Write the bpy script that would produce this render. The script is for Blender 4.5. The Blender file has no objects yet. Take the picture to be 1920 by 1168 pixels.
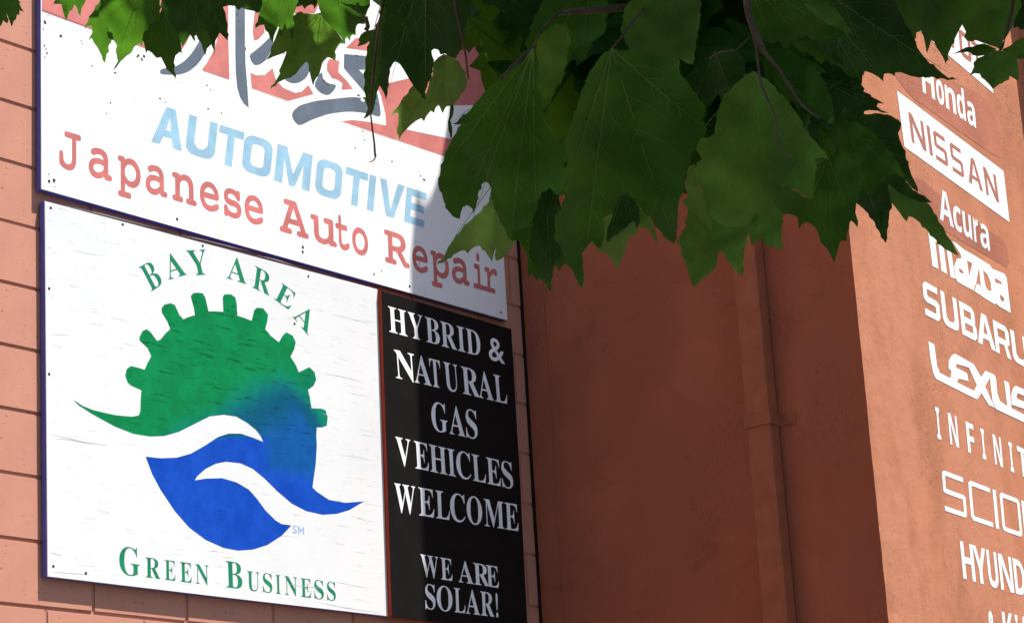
import bpy, bmesh, math, random, json
from mathutils import Vector, Matrix
from mathutils.geometry import delaunay_2d_cdt

sc = bpy.context.scene
COL = sc.collection

# ------------------------------------------------------------------ camera
FPX = 4332.64                       # focal length in pixels of a 1920 px wide picture
PITCH, ROLL = 0.27438537, -0.05880621
CAM = Vector((0, 0, 1.5))
FW = Vector((0, math.cos(PITCH), math.sin(PITCH)))
U0 = Vector((0, -math.sin(PITCH), math.cos(PITCH)))
R0 = Vector((1, 0, 0))
RT = R0 * math.cos(ROLL) + U0 * math.sin(ROLL)
UP = U0 * math.cos(ROLL) - R0 * math.sin(ROLL)
cam = bpy.data.cameras.new('camera')
cam.sensor_width = 36
cam.lens = FPX / 1920 * 36
cam.clip_start = 0.05
cam.clip_end = 2000
cam_ob = bpy.data.objects.new('camera', cam)
COL.objects.link(cam_ob)
m3 = Matrix((RT, UP, -FW)).transposed()
cam_ob.matrix_world = Matrix.Translation(CAM) @ m3.to_4x4()
sc.camera = cam_ob

# ------------------------------------------------------------------ light
SUN = Vector((1.0806, -0.2406, 2.448)).normalized()     # towards the sun
SUN_STRENGTH = 5.0
SKY_STRENGTH = 0.096
EXPOSURE = 0.90
world = bpy.data.worlds.new('World')
sc.world = world
world.use_nodes = True
nt = world.node_tree
sky = nt.nodes.new('ShaderNodeTexSky')
sky.sky_type = 'NISHITA'
sky.sun_disc = False
sky.sun_elevation = math.asin(SUN.z)
sky.sun_rotation = math.atan2(SUN.x, SUN.y)
bg = nt.nodes['Background']
bg.inputs['Strength'].default_value = SKY_STRENGTH
nt.links.new(sky.outputs[0], bg.inputs['Color'])
sun = bpy.data.lights.new('sun', 'SUN')
sun.energy = SUN_STRENGTH
sun.angle = math.radians(0.5)
sun.color = (1.0, 0.955, 0.88)
sun_ob = bpy.data.objects.new('sun', sun)
COL.objects.link(sun_ob)
sun_ob.rotation_euler = SUN.to_track_quat('Z', 'Y').to_euler()
sun_ob.location = (4, -2, 14)
sc.view_settings.view_transform = 'Standard'
sc.view_settings.look = 'None'
sc.view_settings.gamma = 1
sc.view_settings.use_curve_mapping = False
sc.view_settings.exposure = EXPOSURE
sc.cycles.max_bounces = 8

# ------------------------------------------------------------------ geometry of the place
AL, AF = 0.66233349, 0.52675509
Ld = Vector((math.sin(AL), math.cos(AL), 0)); Ln = Vector((math.cos(AL), -math.sin(AL), 0))
Fd = Vector((math.sin(AF), math.cos(AF), 0)); Fn = Vector((math.cos(AF), -math.sin(AF), 0))
P0 = Vector((-1.59332364, 6.90850483, 0))
G = Vector((0.03670847, 8.99868955, 0))
C0 = G + Ln * 1.533


def ray(x, y):
    return RT * ((x - 960) / FPX) - UP * ((y - 584) / FPX) + FW


def hit(x, y, P, n):
    d = ray(x, y)
    return CAM + d * ((P - CAM).dot(n) / d.dot(n))


def frame(origin, ax):
    """matrix with local x along the wall, z up, y into the wall"""
    y = Vector((0, 0, 1)).cross(ax)
    m = Matrix((ax, y, Vector((0, 0, 1)))).transposed().to_4x4()
    m.translation = origin
    return m


ML, MR, MF = frame(P0, Ld), frame(G, Ln), frame(C0, Fd)


def uvL(x, y, off=0.0):
    h = hit(x, y, P0 + Ln * off, Ln) - P0
    return (h.dot(Ld), h.z)


def uvR(x, y, off=0.0):
    h = hit(x, y, G - Ld * off, Ld) - G
    return (h.dot(Ln), h.z)


def uvF(x, y, off=0.0):
    h = hit(x, y, C0 + Fn * off, Fn) - C0
    return (h.dot(Fd), h.z)


# ------------------------------------------------------------------ helpers
def link(o, parent=None):
    COL.objects.link(o)
    if parent is not None:
        o.parent = parent
    return o


def mesh_ob(name, verts, faces, mats, parent=None, midx=None, smooth=False):
    me = bpy.data.meshes.new(name)
    me.from_pydata([tuple(v) for v in verts], [], faces)
    for m in (mats if isinstance(mats, (list, tuple)) else [mats]):
        me.materials.append(m)
    if midx:
        me.polygons.foreach_set('material_index', midx)
    if smooth:
        me.polygons.foreach_set('use_smooth', [True] * len(me.polygons))
    me.update()
    return link(bpy.data.objects.new(name, me), parent)


def thing(name, label, cat, mat=None, group=None):
    o = bpy.data.objects.new(name, None)
    o.empty_display_size = 0.2
    if mat is not None:
        o.matrix_world = mat
    o['label'] = label
    o['category'] = cat
    if group:
        o['group'] = group
    return link(o)


def inside(p, poly):
    x, y = p
    c = False
    j = len(poly) - 1
    for i in range(len(poly)):
        xi, yi = poly[i][0], poly[i][1]
        xj, yj = poly[j][0], poly[j][1]
        if (yi > y) != (yj > y) and x < (xj - xi) * (y - yi) / (yj - yi) + xi:
            c = not c
        j = i
    return c


def fill(contours, extra=()):
    """triangulate contours with even-odd filling; returns 2D verts, tris"""
    vs, es = [], []
    for c in contours:
        b = len(vs)
        n = len(c)
        vs += [Vector((p[0], p[1])) for p in c]
        es += [(b + i, b + (i + 1) % n) for i in range(n)]
    vs += [Vector(p) for p in extra]
    r = delaunay_2d_cdt(vs, es, [], 0, 1e-7)
    V, T = r[0], r[2]
    out = []
    for t in T:
        cx = sum(V[i].x for i in t) / 3
        cy = sum(V[i].y for i in t) / 3
        if sum(inside((cx, cy), c) for c in contours) % 2:
            out.append(list(t))
    return [(v.x, v.y) for v in V], out


def flat(name, groups, mat, parent, h):
    """flat painted shapes lying on a wall, each an object of its own: groups of contours in (u, z), h = distance in front of the wall"""
    if len(groups) > 1:
        return [flat(name, [g], mat, parent, h) for g in groups]
    V, F = [], []
    for k, cs in enumerate(groups):
        v, t = fill(cs)
        b = len(V)
        V += [(p[0], -h, p[1]) for p in v]
        for f in t:
            a, c, d = (V[b + f[0]], V[b + f[1]], V[b + f[2]])
            cr = (c[0] - a[0]) * (d[2] - a[2]) - (c[2] - a[2]) * (d[0] - a[0])
            F.append([b + f[0], b + f[1], b + f[2]] if cr > 0 else [b + f[0], b + f[2], b + f[1]])
    return mesh_ob(name, V, F, mat, parent)


def slab(name, poly, h0, h1, mats, parent, bevel=0.0):
    """board: polygon in (u, z) between h0 (back) and h1 (front) in front of the wall; materials face, rim"""
    n = len(poly)
    ar = sum(poly[i][0] * poly[(i + 1) % n][1] - poly[(i + 1) % n][0] * poly[i][1] for i in range(n))
    if ar < 0:
        poly = poly[::-1]
    bm = bmesh.new()
    fr = [bm.verts.new((u, -h1, z)) for u, z in poly]
    bk = [bm.verts.new((u, -h0, z)) for u, z in poly]
    f = bm.faces.new(fr)
    f.material_index = 0
    b = bm.faces.new(bk[::-1])
    b.material_index = 1 if len(mats) > 1 else 0
    for i in range(n):
        q = bm.faces.new((fr[i], bk[i], bk[(i + 1) % n], fr[(i + 1) % n]))
        q.material_index = 1 if len(mats) > 1 else 0
    if bevel:
        ed = [e for e in bm.edges if all(v in fr for v in e.verts)]
        bmesh.ops.bevel(bm, geom=ed, offset=bevel, segments=1, affect='EDGES')
    me = bpy.data.meshes.new(name)
    bm.normal_update()
    bm.to_mesh(me)
    bm.free()
    for m in mats:
        me.materials.append(m)
    return link(bpy.data.objects.new(name, me), parent)


def tube(name, pts, rads, mat, parent=None, seg=8):
    V, F = [], []
    pts = [Vector(p) for p in pts]
    ref = Vector((0.3, 0.2, 0.9))
    for i, p in enumerate(pts):
        d = (pts[min(i + 1, len(pts) - 1)] - pts[max(i - 1, 0)]).normalized()
        a = d.cross(ref)
        if a.length < 1e-3:
            a = d.cross(Vector((1, 0, 0)))
        a.normalize()
        b = d.cross(a)
        for k in range(seg):
            t = 2 * math.pi * k / seg
            V.append(p + (a * math.cos(t) + b * math.sin(t)) * rads[i])
    for i in range(len(pts) - 1):
        for k in range(seg):
            k2 = (k + 1) % seg
            F.append((i * seg + k, i * seg + k2, (i + 1) * seg + k2, (i + 1) * seg + k))
    F.append(tuple(range(seg))[::-1])
    F.append(tuple((len(pts) - 1) * seg + k for k in range(seg)))
    return mesh_ob(name, V, F, mat, parent, smooth=True)


# ------------------------------------------------------------------ materials
class Mat:
    def __init__(self, name):
        self.m = bpy.data.materials.new(name)
        self.m.use_nodes = True
        self.t = self.m.node_tree
        self.b = self.t.nodes['Principled BSDF']
        self.co = self.t.nodes.new('ShaderNodeTexCoord')
        self.x = None

    def n(self, typ, **kw):
        nd = self.t.nodes.new('ShaderNode' + typ)
        for k, v in kw.items():
            if k in nd.inputs.keys():
                nd.inputs[k].default_value = v
            else:
                setattr(nd, k, v)
        return nd

    def l(self, a, b):
        self.t.links.new(a, b)

    def coords(self, scale=(1, 1, 1), rot=(0, 0, 0), kind='Object'):
        mp = self.n('Mapping')
        mp.inputs['Scale'].default_value = scale
        mp.inputs['Rotation'].default_value = rot
        self.l(self.co.outputs[kind], mp.inputs['Vector'])
        return mp.outputs['Vector']

    def noise(self, scale, detail=4, rough=0.55, vec=None, dist=0.0):
        nd = self.n('TexNoise')
        nd.inputs['Scale'].default_value = scale
        nd.inputs['Detail'].default_value = detail
        nd.inputs['Roughness'].default_value = rough
        nd.inputs['Distortion'].default_value = dist
        self.l(vec if vec is not None else self.co.outputs['Object'], nd.inputs['Vector'])
        return nd.outputs['Fac']

    def ramp(self, fac, a, b, ca=0.0, cb=1.0):
        nd = self.n('MapRange')
        nd.inputs['From Min'].default_value = a
        nd.inputs['From Max'].default_value = b
        nd.inputs['To Min'].default_value = ca
        nd.inputs['To Max'].default_value = cb
        nd.interpolation_type = 'SMOOTHSTEP'
        self.l(fac, nd.inputs['Value'])
        return nd.outputs['Result']

    def math(self, op, a, b=None):
        nd = self.n('Math', operation=op)
        for i, v in enumerate((a, b)):
            if v is None:
                continue
            if isinstance(v, (int, float)):
                nd.inputs[i].default_value = v
            else:
                self.l(v, nd.inputs[i])
        return nd.outputs[0]

    def mix(self, fac, a, b):
        nd = self.n('Mix', data_type='RGBA')
        if isinstance(fac, (int, float)):
            nd.inputs[0].default_value = fac
        else:
            self.l(fac, nd.inputs[0])
        for i, v in ((6, a), (7, b)):
            if isinstance(v, tuple):
                nd.inputs[i].default_value = (v[0], v[1], v[2], 1)
            else:
                self.l(v, nd.inputs[i])
        return nd.outputs[2]

    def color(self, c):
        if isinstance(c, tuple):
            self.b.inputs['Base Color'].default_value = (c[0], c[1], c[2], 1)
        else:
            self.l(c, self.b.inputs['Base Color'])

    def bump(self, h, strength, dist=0.01):
        nd = self.n('Bump')
        nd.inputs['Strength'].default_value = strength
        nd.inputs['Distance'].default_value = dist
        self.l(h, nd.inputs['Height'])
        if self.x is not None:
            self.l(self.x, nd.inputs['Normal'])
        self.x = nd.outputs['Normal']
        self.l(self.x, self.b.inputs['Normal'])

    def spec(self, v):
        self.b.inputs['Specular IOR Level'].default_value = v

    def rough(self, r):
        self.b.inputs['Roughness'].default_value = r


def mul(c, k):
    return (c[0] * k, c[1] * k, c[2] * k)


def block_paint():
    M = Mat('painted_block')
    c = (0.50, 0.226, 0.158)
    v = M.noise(3.0, 5, 0.6)
    col = M.mix(M.ramp(v, 0.35, 0.7), mul(c, 0.93), mul(c, 1.05))
    # per block tone
    oi = M.n('ObjectInfo')
    col = M.mix(M.math('MULTIPLY', oi.outputs['Random'], 0.10), col, mul(c, 0.82))
    vz = M.coords((1, 1, 0.16))
    st = M.ramp(M.noise(26, 3, 0.5, vz), 0.66, 0.78)
    col = M.mix(M.math('MULTIPLY', st, 0.16), col, (0.34, 0.15, 0.11))
    pits = M.ramp(M.noise(95, 3, 0.6, M.coords((0.5, 1, 1.3))), 0.64, 0.70)
    pr = M.ramp(M.noise(7, 3, 0.6), 0.40, 0.60)
    pits = M.math('MULTIPLY', pits, pr)
    col = M.mix(M.math('MULTIPLY', pits, 0.7), col, (0.16, 0.06, 0.05))
    M.color(col)
    M.spec(0.2)
    M.rough(0.8)
    M.bump(M.noise(420, 3, 0.6), 0.25, 0.002)
    M.bump(M.math('SUBTRACT', 1.0, pits), 0.7, 0.005)
    M.bump(M.noise(22, 4, 0.6), 0.12, 0.006)
    return M.m


def stucco(name, c, dirt=0.5, fine=0.35, lumps=0.5, alt=None, pit=0.6):
    """trowelled stucco: broad tone patches, trowel smears, clusters of dark pits"""
    M = Mat(name)
    v = M.noise(1.1, 7, 0.62)
    col = M.mix(M.ramp(v, 0.34, 0.68), mul(c, 0.80), mul(c, 1.12))
    if alt:
        h = M.noise(1.9, 6, 0.7, M.coords((1.0, 1, 0.55), (0, 0.3, 0)), 0.4)
        col = M.mix(M.math('MULTIPLY', M.ramp(h, 0.44, 0.60), 0.8), col, alt)
    d = M.noise(4.5, 7, 0.72, M.coords((1, 1, 1.5), (0, 0.25, 0)), 0.8)
    col = M.mix(M.math('MULTIPLY', M.ramp(d, 0.54, 0.72), dirt), col, mul(c, 0.58))
    sp = M.ramp(M.noise(95, 4, 0.75, M.coords((1, 1, 1.35))), 0.56, 0.65)
    reg = M.ramp(M.noise(2.7, 5, 0.7, M.coords((1, 1, 0.8))), 0.47, 0.60)
    pits = M.math('MULTIPLY', sp, reg)
    col = M.mix(M.math('MULTIPLY', pits, pit), col, mul(c, 0.32))
    M.color(col)
    M.spec(0.2)
    M.rough(0.9)
    M.bump(M.noise(330, 4, 0.65), fine, 0.0025)
    M.bump(M.noise(60, 6, 0.72), lumps, 0.005)
    M.bump(M.noise(9, 4, 0.6, M.coords((1, 1, 1.6), (0, 0.3, 0))), 0.35 * lumps, 0.02)
    M.bump(M.math('SUBTRACT', 1.0, pits), 0.6, 0.005)
    return M.m


def ply_bump(M, strength=0.5, scale=1.0):
    """checks and raised grain of weathered plywood, running along the board"""
    g = M.coords((1.0, 1, 13 * scale))
    n1 = M.noise(9, 6, 0.72, g, 0.15)
    crack = M.ramp(n1, 0.615, 0.66)
    g2 = M.coords((2.2, 1, 40))
    n2 = M.noise(6, 3, 0.6, g2)
    M.bump(n2, 0.22 * strength, 0.003)
    M.bump(M.math('SUBTRACT', 1.0, crack), strength, 0.004)
    return crack


def sign_white(name, grain):
    M = Mat(name)
    c = (0.80, 0.80, 0.79)
    v = M.noise(2.2, 4, 0.6)
    k = 0.87 if grain else 1.0
    col = M.mix(M.ramp(v, 0.35, 0.75), (0.80 * k, 0.80 * k, 0.80 * k), (0.74 * k, 0.745 * k, 0.745 * k))
    if grain:
        cr = ply_bump(M, 0.45)
        lo = M.ramp(M.noise(2.4, 3, 0.5), 0.42, 0.62)
        col = M.mix(M.math('MULTIPLY', cr, 0.10), col, (0.36, 0.35, 0.33))
        col = M.mix(M.math('MULTIPLY', M.math('MULTIPLY', cr, lo), 0.6), col, (0.26, 0.26, 0.25))
    else:
        sp = M.ramp(M.noise(70, 5, 0.75, M.coords((1, 1, 1))), 0.62, 0.66)
        reg = M.ramp(M.noise(3.2, 5, 0.65), 0.53, 0.62)
        col = M.mix(M.math('MULTIPLY', M.math('MULTIPLY', sp, reg), 0.9), col, (0.16, 0.16, 0.18))
        wr = M.ramp(M.noise(3.0, 5, 0.65, M.coords((1, 1, 2.6)), 1.5), 0.495, 0.5)
        M.bump(M.noise(14, 4, 0.6, M.coords((1, 1, 2))), 0.12, 0.004)
        ed = M.ramp(M.noise(16, 5, 0.65), 0.60, 0.72)
        col = M.mix(M.math('MULTIPLY', ed, 0.18), col, (0.45, 0.46, 0.47))
    M.color(col)
    M.rough(0.45)
    return M.m


def paint(name, c, grain=0.0, rough=0.5, wear=0.25, wearcol=None):
    M = Mat(name)
    v = M.noise(12, 5, 0.65)
    col = M.mix(M.ramp(v, 0.35, 0.7), mul(c, 0.88), mul(c, 1.1))
    w = M.ramp(M.noise(55, 4, 0.7), 0.66, 0.72)
    col = M.mix(M.math('MULTIPLY', w, wear), col, wearcol or mul(c, 0.4))
    if grain:
        cr = ply_bump(M, grain)
        col = M.mix(M.math('MULTIPLY', cr, 0.6), col, mul(c, 0.35))
    M.color(col)
    M.spec(0.10)
    M.rough(rough)
    return M.m


def wall_paint(name, c):
    """white sign writer's paint on rough stucco"""
    M = Mat(name)
    v = M.noise(60, 5, 0.7)
    col = M.mix(M.ramp(v, 0.50, 0.70), c, mul(c, 0.82))
    w = M.math('MULTIPLY', M.ramp(M.noise(130, 4, 0.75), 0.60, 0.66), M.ramp(M.noise(4, 4, 0.7), 0.46, 0.62))
    col = M.mix(M.math('MULTIPLY', w, 0.8), col, (0.42, 0.17, 0.10))
    M.color(col)
    M.rough(0.6)
    M.bump(M.noise(300, 4, 0.65), 0.3, 0.003)
    M.bump(M.noise(38, 5, 0.7), 0.4, 0.008)
    return M.m


def leaf_mat(name, c, tr, mixf=0.45):
    M = Mat(name)
    oi = M.n('ObjectInfo')
    v = M.noise(22, 4, 0.6)
    col = M.mix(M.ramp(v, 0.3, 0.7), mul(c, 0.8), mul(c, 1.2))
    col = M.mix(M.math('MULTIPLY', oi.outputs['Random'], 0.5), col, (c[0] * 0.7, c[1] * 0.72, c[2] * 0.9))
    sp = M.ramp(M.noise(75, 4, 0.7), 0.66, 0.71)
    col = M.mix(M.math('MULTIPLY', sp, 0.6), col, (0.16, 0.13, 0.04))
    M.color(col)
    M.rough(0.42)
    M.b.inputs['Specular IOR Level'].default_value = 0.14
    cell = M.n('TexVoronoi', feature='DISTANCE_TO_EDGE')
    cell.inputs['Scale'].default_value = 130
    M.l(M.co.outputs['Object'], cell.inputs['Vector'])
    M.bump(M.ramp(cell.outputs['Distance'], 0.0, 0.12), 0.25, 0.001)
    tl = M.n('BsdfTranslucent')
    tcol = M.mix(M.ramp(v, 0.3, 0.7), mul(tr, 0.75), mul(tr, 1.15))
    tcol = M.mix(M.math('MULTIPLY', oi.outputs['Random'], 0.5), tcol, (tr[0] * 0.6, tr[1] * 0.75, tr[2]))
    M.l(tcol, tl.inputs['Color'])
    ms = M.n('MixShader')
    ms.inputs[0].default_value = mixf
    out = M.t.nodes['Material Output']
    M.l(M.b.outputs[0], ms.inputs[1])
    M.l(tl.outputs[0], ms.inputs[2])
    M.l(ms.outputs[0], out.inputs['Surface'])
    return M.m


def bark_mat(name, c):
    M = Mat(name)
    v = M.noise(30, 5, 0.7, M.coords((1, 1, 0.4)))
    M.color(M.mix(M.ramp(v, 0.35, 0.65), mul(c, 0.6), mul(c, 1.3)))
    M.rough(0.8)
    M.bump(v, 0.4, 0.004)
    return M.m


def simple_ground(name, c, scale, b):
    M = Mat(name)
    v = M.noise(scale, 6, 0.7)
    M.color(M.mix(M.ramp(v, 0.3, 0.7), mul(c, 0.8), mul(c, 1.15)))
    M.rough(0.9)
    M.bump(M.noise(120, 4, 0.7), b, 0.004)
    return M.m


m_block = block_paint()
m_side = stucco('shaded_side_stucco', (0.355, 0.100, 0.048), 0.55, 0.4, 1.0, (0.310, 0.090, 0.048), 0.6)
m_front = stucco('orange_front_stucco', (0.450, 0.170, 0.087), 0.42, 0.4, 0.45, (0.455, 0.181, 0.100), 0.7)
m_patch = stucco('repaint_patch', (0.375, 0.130, 0.078), 0.3, 0.4, 0.4, None, 0.3)
m_pipe = paint('downspout_paint', (0.30, 0.092, 0.045), 0, 0.55, 0.15)
m_white1 = sign_white('white_panel_paint', False)
m_white2 = sign_white('white_plywood_paint', True)
m_black = paint('black_plywood_paint', (0.010, 0.009, 0.009), 0.35, 0.42, 0.2, (0.08, 0.08, 0.08))
m_blue_rim = paint('blue_rim_paint', (0.11, 0.11, 0.40), 0, 0.5, 0.5, (0.3, 0.3, 0.34))
m_red_rim = paint('red_rim_paint', (0.30, 0.035, 0.012), 0, 0.5, 0.2)
m_band = paint('faded_red_band', (0.56, 0.185, 0.165), 0, 0.5, 0.12, (0.6, 0.3, 0.28))
m_edge = paint('dull_red_line', (0.36, 0.13, 0.14), 0, 0.5, 0.1)
m_slate = paint('slate_lettering', (0.125, 0.155, 0.195), 0, 0.5, 0.2, (0.25, 0.27, 0.3))
m_lblue = paint('sky_blue_lettering', (0.285, 0.47, 0.60), 0, 0.5, 0.15, (0.2, 0.33, 0.45))
m_red = paint('faded_red_lettering', (0.53, 0.160, 0.148), 0, 0.5, 0.5, (0.2, 0.06, 0.06))
m_green = paint('green_lettering', (0.012, 0.20, 0.095), 0.25, 0.5, 0.2)
m_sm = paint('pale_blue_mark', (0.25, 0.38, 0.62), 0, 0.5, 0.0)
m_cream = paint('white_lettering', (0.84, 0.85, 0.86), 0, 0.45, 0.1, (0.5, 0.5, 0.5))
m_halo = paint('blue_shadow_line', (0.02, 0.03, 0.16), 0, 0.45, 0.0)
m_wwhite = wall_paint('white_wall_lettering', (0.80, 0.80, 0.79))
m_wwhite2 = wall_paint('grey_white_wall_lettering', (0.66, 0.69, 0.72))
m_wred = wall_paint('brick_wall_lettering', (0.36, 0.12, 0.075))
m_chip = paint('bare_flake', (0.10, 0.10, 0.11), 0, 0.6, 0.3)
m_joint_shade = paint('dark_joint_shade', (0.018, 0.014, 0.013), 0, 0.8, 0.2)
m_hole = paint('rusty_screw_head', (0.03, 0.03, 0.05), 0, 0.5, 0.2)
m_leaf = leaf_mat('leaf_green', (0.036, 0.130, 0.014), (0.085, 0.235, 0.014), 0.42)
m_leaf_light = leaf_mat('leaf_light_green', (0.090, 0.225, 0.036), (0.13, 0.29, 0.03), 0.48)
m_leaf_dark = leaf_mat('leaf_dark_green', (0.024, 0.080, 0.012), (0.045, 0.13, 0.012), 0.35)
m_leaf_pale = leaf_mat('leaf_pale_green', (0.19, 0.33, 0.075), (0.20, 0.36, 0.05), 0.45)
m_vein = leaf_mat('leaf_vein', (0.17, 0.30, 0.07), (0.20, 0.34, 0.07), 0.4)
m_twig = bark_mat('twig_bark', (0.085, 0.055, 0.035))
m_bark = bark_mat('plane_bark', (0.22, 0.19, 0.13))
m_asphalt = simple_ground('asphalt', (0.05, 0.05, 0.052), 6, 0.5)
m_paving = simple_ground('concrete_paving', (0.12, 0.115, 0.105), 3, 0.3)
m_kerb = simple_ground('kerb_concrete', (0.30, 0.29, 0.27), 5, 0.3)


def emblem_mat():
    """one painted shape that turns from green to blue like sprayed paint"""
    M = Mat('green_blue_emblem')
    sp = M.n('SeparateXYZ')
    M.l(M.co.outputs['Object'], sp.inputs[0])
    u, z = sp.outputs[0], sp.outputs[2]
    nz = M.noise(28, 6, 0.8)
    big = M.noise(5, 2, 0.5)
    # sprayed transition
    a = M.math('SUBTRACT', u, EMB[0])
    b = M.math('SUBTRACT', EMB[1], z)
    t = M.math('ADD', M.math('MULTIPLY', a, 1.0 * EMB[2]), M.math('MULTIPLY', b, EMB[3]))
    t = M.math('ADD', t, M.math('MULTIPLY', M.math('SUBTRACT', nz, 0.5), 0.35))
    t = M.math('ADD', t, M.math('MULTIPLY', M.math('SUBTRACT', big, 0.5), 0.4))
    f1 = M.ramp(t, -0.5, 1.1, 0.0, 0.80)
    # the tooth side stays greenish
    g = M.math('ADD', M.math('SUBTRACT', u, EMB[4]), M.math('SUBTRACT', z, EMB[5]))
    f2 = M.ramp(M.math('ADD', g, M.math('MULTIPLY', M.math('SUBTRACT', nz, 0.5), 0.12)), -0.06, 0.10, 1.0, 0.15)
    f1 = M.math('MULTIPLY', f1, f2)
    # wave: plain blue under a slanting line on the left, under a level one on the right
    line = M.math('ADD', M.math('MULTIPLY', u, EMB[6]), EMB[7])
    zz = M.math('ADD', z, M.math('MULTIPLY', M.math('SUBTRACT', nz, 0.5), 0.02))
    la = M.ramp(M.math('SUBTRACT', line, zz), -0.006, 0.02)
    la = M.math('MULTIPLY', la, M.ramp(u, EMB[8] - 0.01, EMB[8] + 0.26, 1.0, 0.0))
    lb = M.ramp(M.math('SUBTRACT', EMB[9], zz), -0.13, 0.12)
    lb = M.math('MULTIPLY', lb, M.ramp(u, EMB[8] - 0.02, EMB[8] + 0.02))
    f = M.math('MAXIMUM', M.math('MAXIMUM', f1, la), lb)
    v = M.noise(15, 5, 0.65)
    gr = M.mix(M.ramp(v, 0.3, 0.7), (0.003, 0.165, 0.050), (0.004, 0.215, 0.068))
    bl = M.mix(M.ramp(v, 0.3, 0.7), (0.005, 0.052, 0.36), (0.009, 0.070, 0.44))
    col = M.mix(f, gr, bl)
    dk = M.math('MULTIPLY', M.ramp(f, 0.05, 0.45), M.ramp(f, 1.0, 0.5))
    col = M.mix(M.math('MULTIPLY', dk, 0.72), col, (0.003, 0.062, 0.125))
    g1 = M.coords((1.0, 1, 13))
    n1 = M.noise(9, 6, 0.72, g1, 0.15)
    crack = M.math('MULTIPLY', M.ramp(n1, 0.60, 0.64), M.ramp(z, 3.24, 3.44, 0.1, 1.0))
    M.bump(M.noise(6, 3, 0.6, M.coords((2.2, 1, 40))), 0.12, 0.003)
    M.bump(M.math('SUBTRACT', 1.0, crack), 0.8, 0.006)
    col = M.mix(M.math('MULTIPLY', crack, 0.5), col, (0.003, 0.045, 0.03))
    M.color(col)
    M.spec(0.04)
    M.rough(0.6)
    return M.m

# ------------------------------------------------------------------ ground
def ground_sheet(name, x0, x1, y0, y1, z, mat, mtx=None, thick=0.0):
    V = [(x0, y0, z), (x1, y0, z), (x1, y1, z), (x0, y1, z)]
    if thick:
        V += [(x0, y0, z - thick), (x1, y0, z - thick), (x1, y1, z - thick), (x0, y1, z - thick)]
        F = [(0, 1, 2, 3), (0, 4, 5, 1), (1, 5, 6, 2), (2, 6, 7, 3), (3, 7, 4, 0)]
    else:
        F = [(0, 1, 2, 3)]
    o = mesh_ob(name, V, F, mat)
    if mtx is not None:
        o.matrix_world = mtx
    o['kind'] = 'structure'
    return o


ground_sheet('ground', -600, 600, -600, 600, -0.13, m_asphalt)
ground_sheet('road', -60, 60, -16, -6.0, -0.126, m_asphalt, ML)
ground_sheet('pavement', -60, 60, -5.8, 1.0, 0.0, m_paving, ML, 0.12)
ground_sheet('kerb', -60, 60, -5.995, -5.803, 0.004, m_kerb, ML, 0.13)

# ------------------------------------------------------------------ block wall
bw = thing('block_wall', 'salmon painted concrete block wall carrying the white sign boards', 'wall', ML)
JZ, BH, BL_ = 2.6285, 0.2024, 0.4
WALL_END = 2.648


def block_mesh(w, h, d=0.10, bv=0.0035):
    bm = bmesh.new()
    v = [bm.verts.new(p) for p in ((0, 0, 0), (w, 0, 0), (w, 0, h), (0, 0, h), (0, d, 0), (w, d, 0), (w, d, h), (0, d, h))]
    for f in ((0, 1, 2, 3), (1, 5, 6, 2), (5, 4, 7, 6), (4, 0, 3, 7), (3, 2, 6, 7), (4, 5, 1, 0)):
        bm.faces.new([v[i] for i in f])
    bm.edges.ensure_lookup_table()
    fe = [e for e in bm.edges if all(abs(x.co.y) < 1e-6 for x in e.verts)]
    bmesh.ops.bevel(bm, geom=fe, offset=bv, segments=2, affect='EDGES')
    bm.normal_update()
    return bm


def to_ob(name, bm, mats, parent):
    me = bpy.data.meshes.new(name)
    bm.to_mesh(me)
    bm.free()
    for m in mats:
        me.materials.append(m)
    return link(bpy.data.objects.new(name, me), parent)


J = 0.0075
full = to_ob('concrete_block', block_mesh(BL_ - J, BH - J), [m_block], bw)
rng = random.Random(4)
n_first = True
rest = bmesh.new()
cuts = {}
for k in range(-13, 27):
    z = JZ + k * BH
    # joints of this course
    off = 0.3723 if k % 2 == 0 else 0.183
    c = -24
    while True:
        u0 = off + c * BL_
        if u0 > WALL_END - 0.01:
            break
        u1 = min(u0 + BL_, WALL_END + J)
        w = u1 - u0 - J
        near = -4 <= k <= 11 and u0 > -1.0
        dy = rng.uniform(-0.0008, 0.0012)
        if near and w > 0.03:
            if abs(w - (BL_ - J)) < 1e-4:
                if n_first:
                    o = full
                    n_first = False
                else:
                    o = full.copy()
                    COL.objects.link(o)
                    o.parent = bw
            else:
                key = round(w, 3)
                if key not in cuts:
                    o = to_ob('concrete_block', block_mesh(w, BH - J), [m_block], bw)
                    cuts[key] = o
                else:
                    o = cuts[key].copy()
                    COL.objects.link(o)
                    o.parent = bw
            o.location = (u0 + J / 2, dy, z + J / 2)
            o.rotation_euler = (rng.uniform(-.0012, .0012), 0, rng.uniform(-.001, .001))
        elif w > 0.03:
            b = block_mesh(w, BH - J)
            me = bpy.data.meshes.new('tmp')
            bmesh.ops.translate(b, verts=b.verts, vec=(u0 + J / 2, dy, z + J / 2))
            b.to_mesh(me)
            b.free()
            rest.from_mesh(me)
            bpy.data.meshes.remove(me)
        c += 1
ro = to_ob('outer_blockwork', rest, [m_block], bw)
ro['kind'] = 'stuff'
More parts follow.
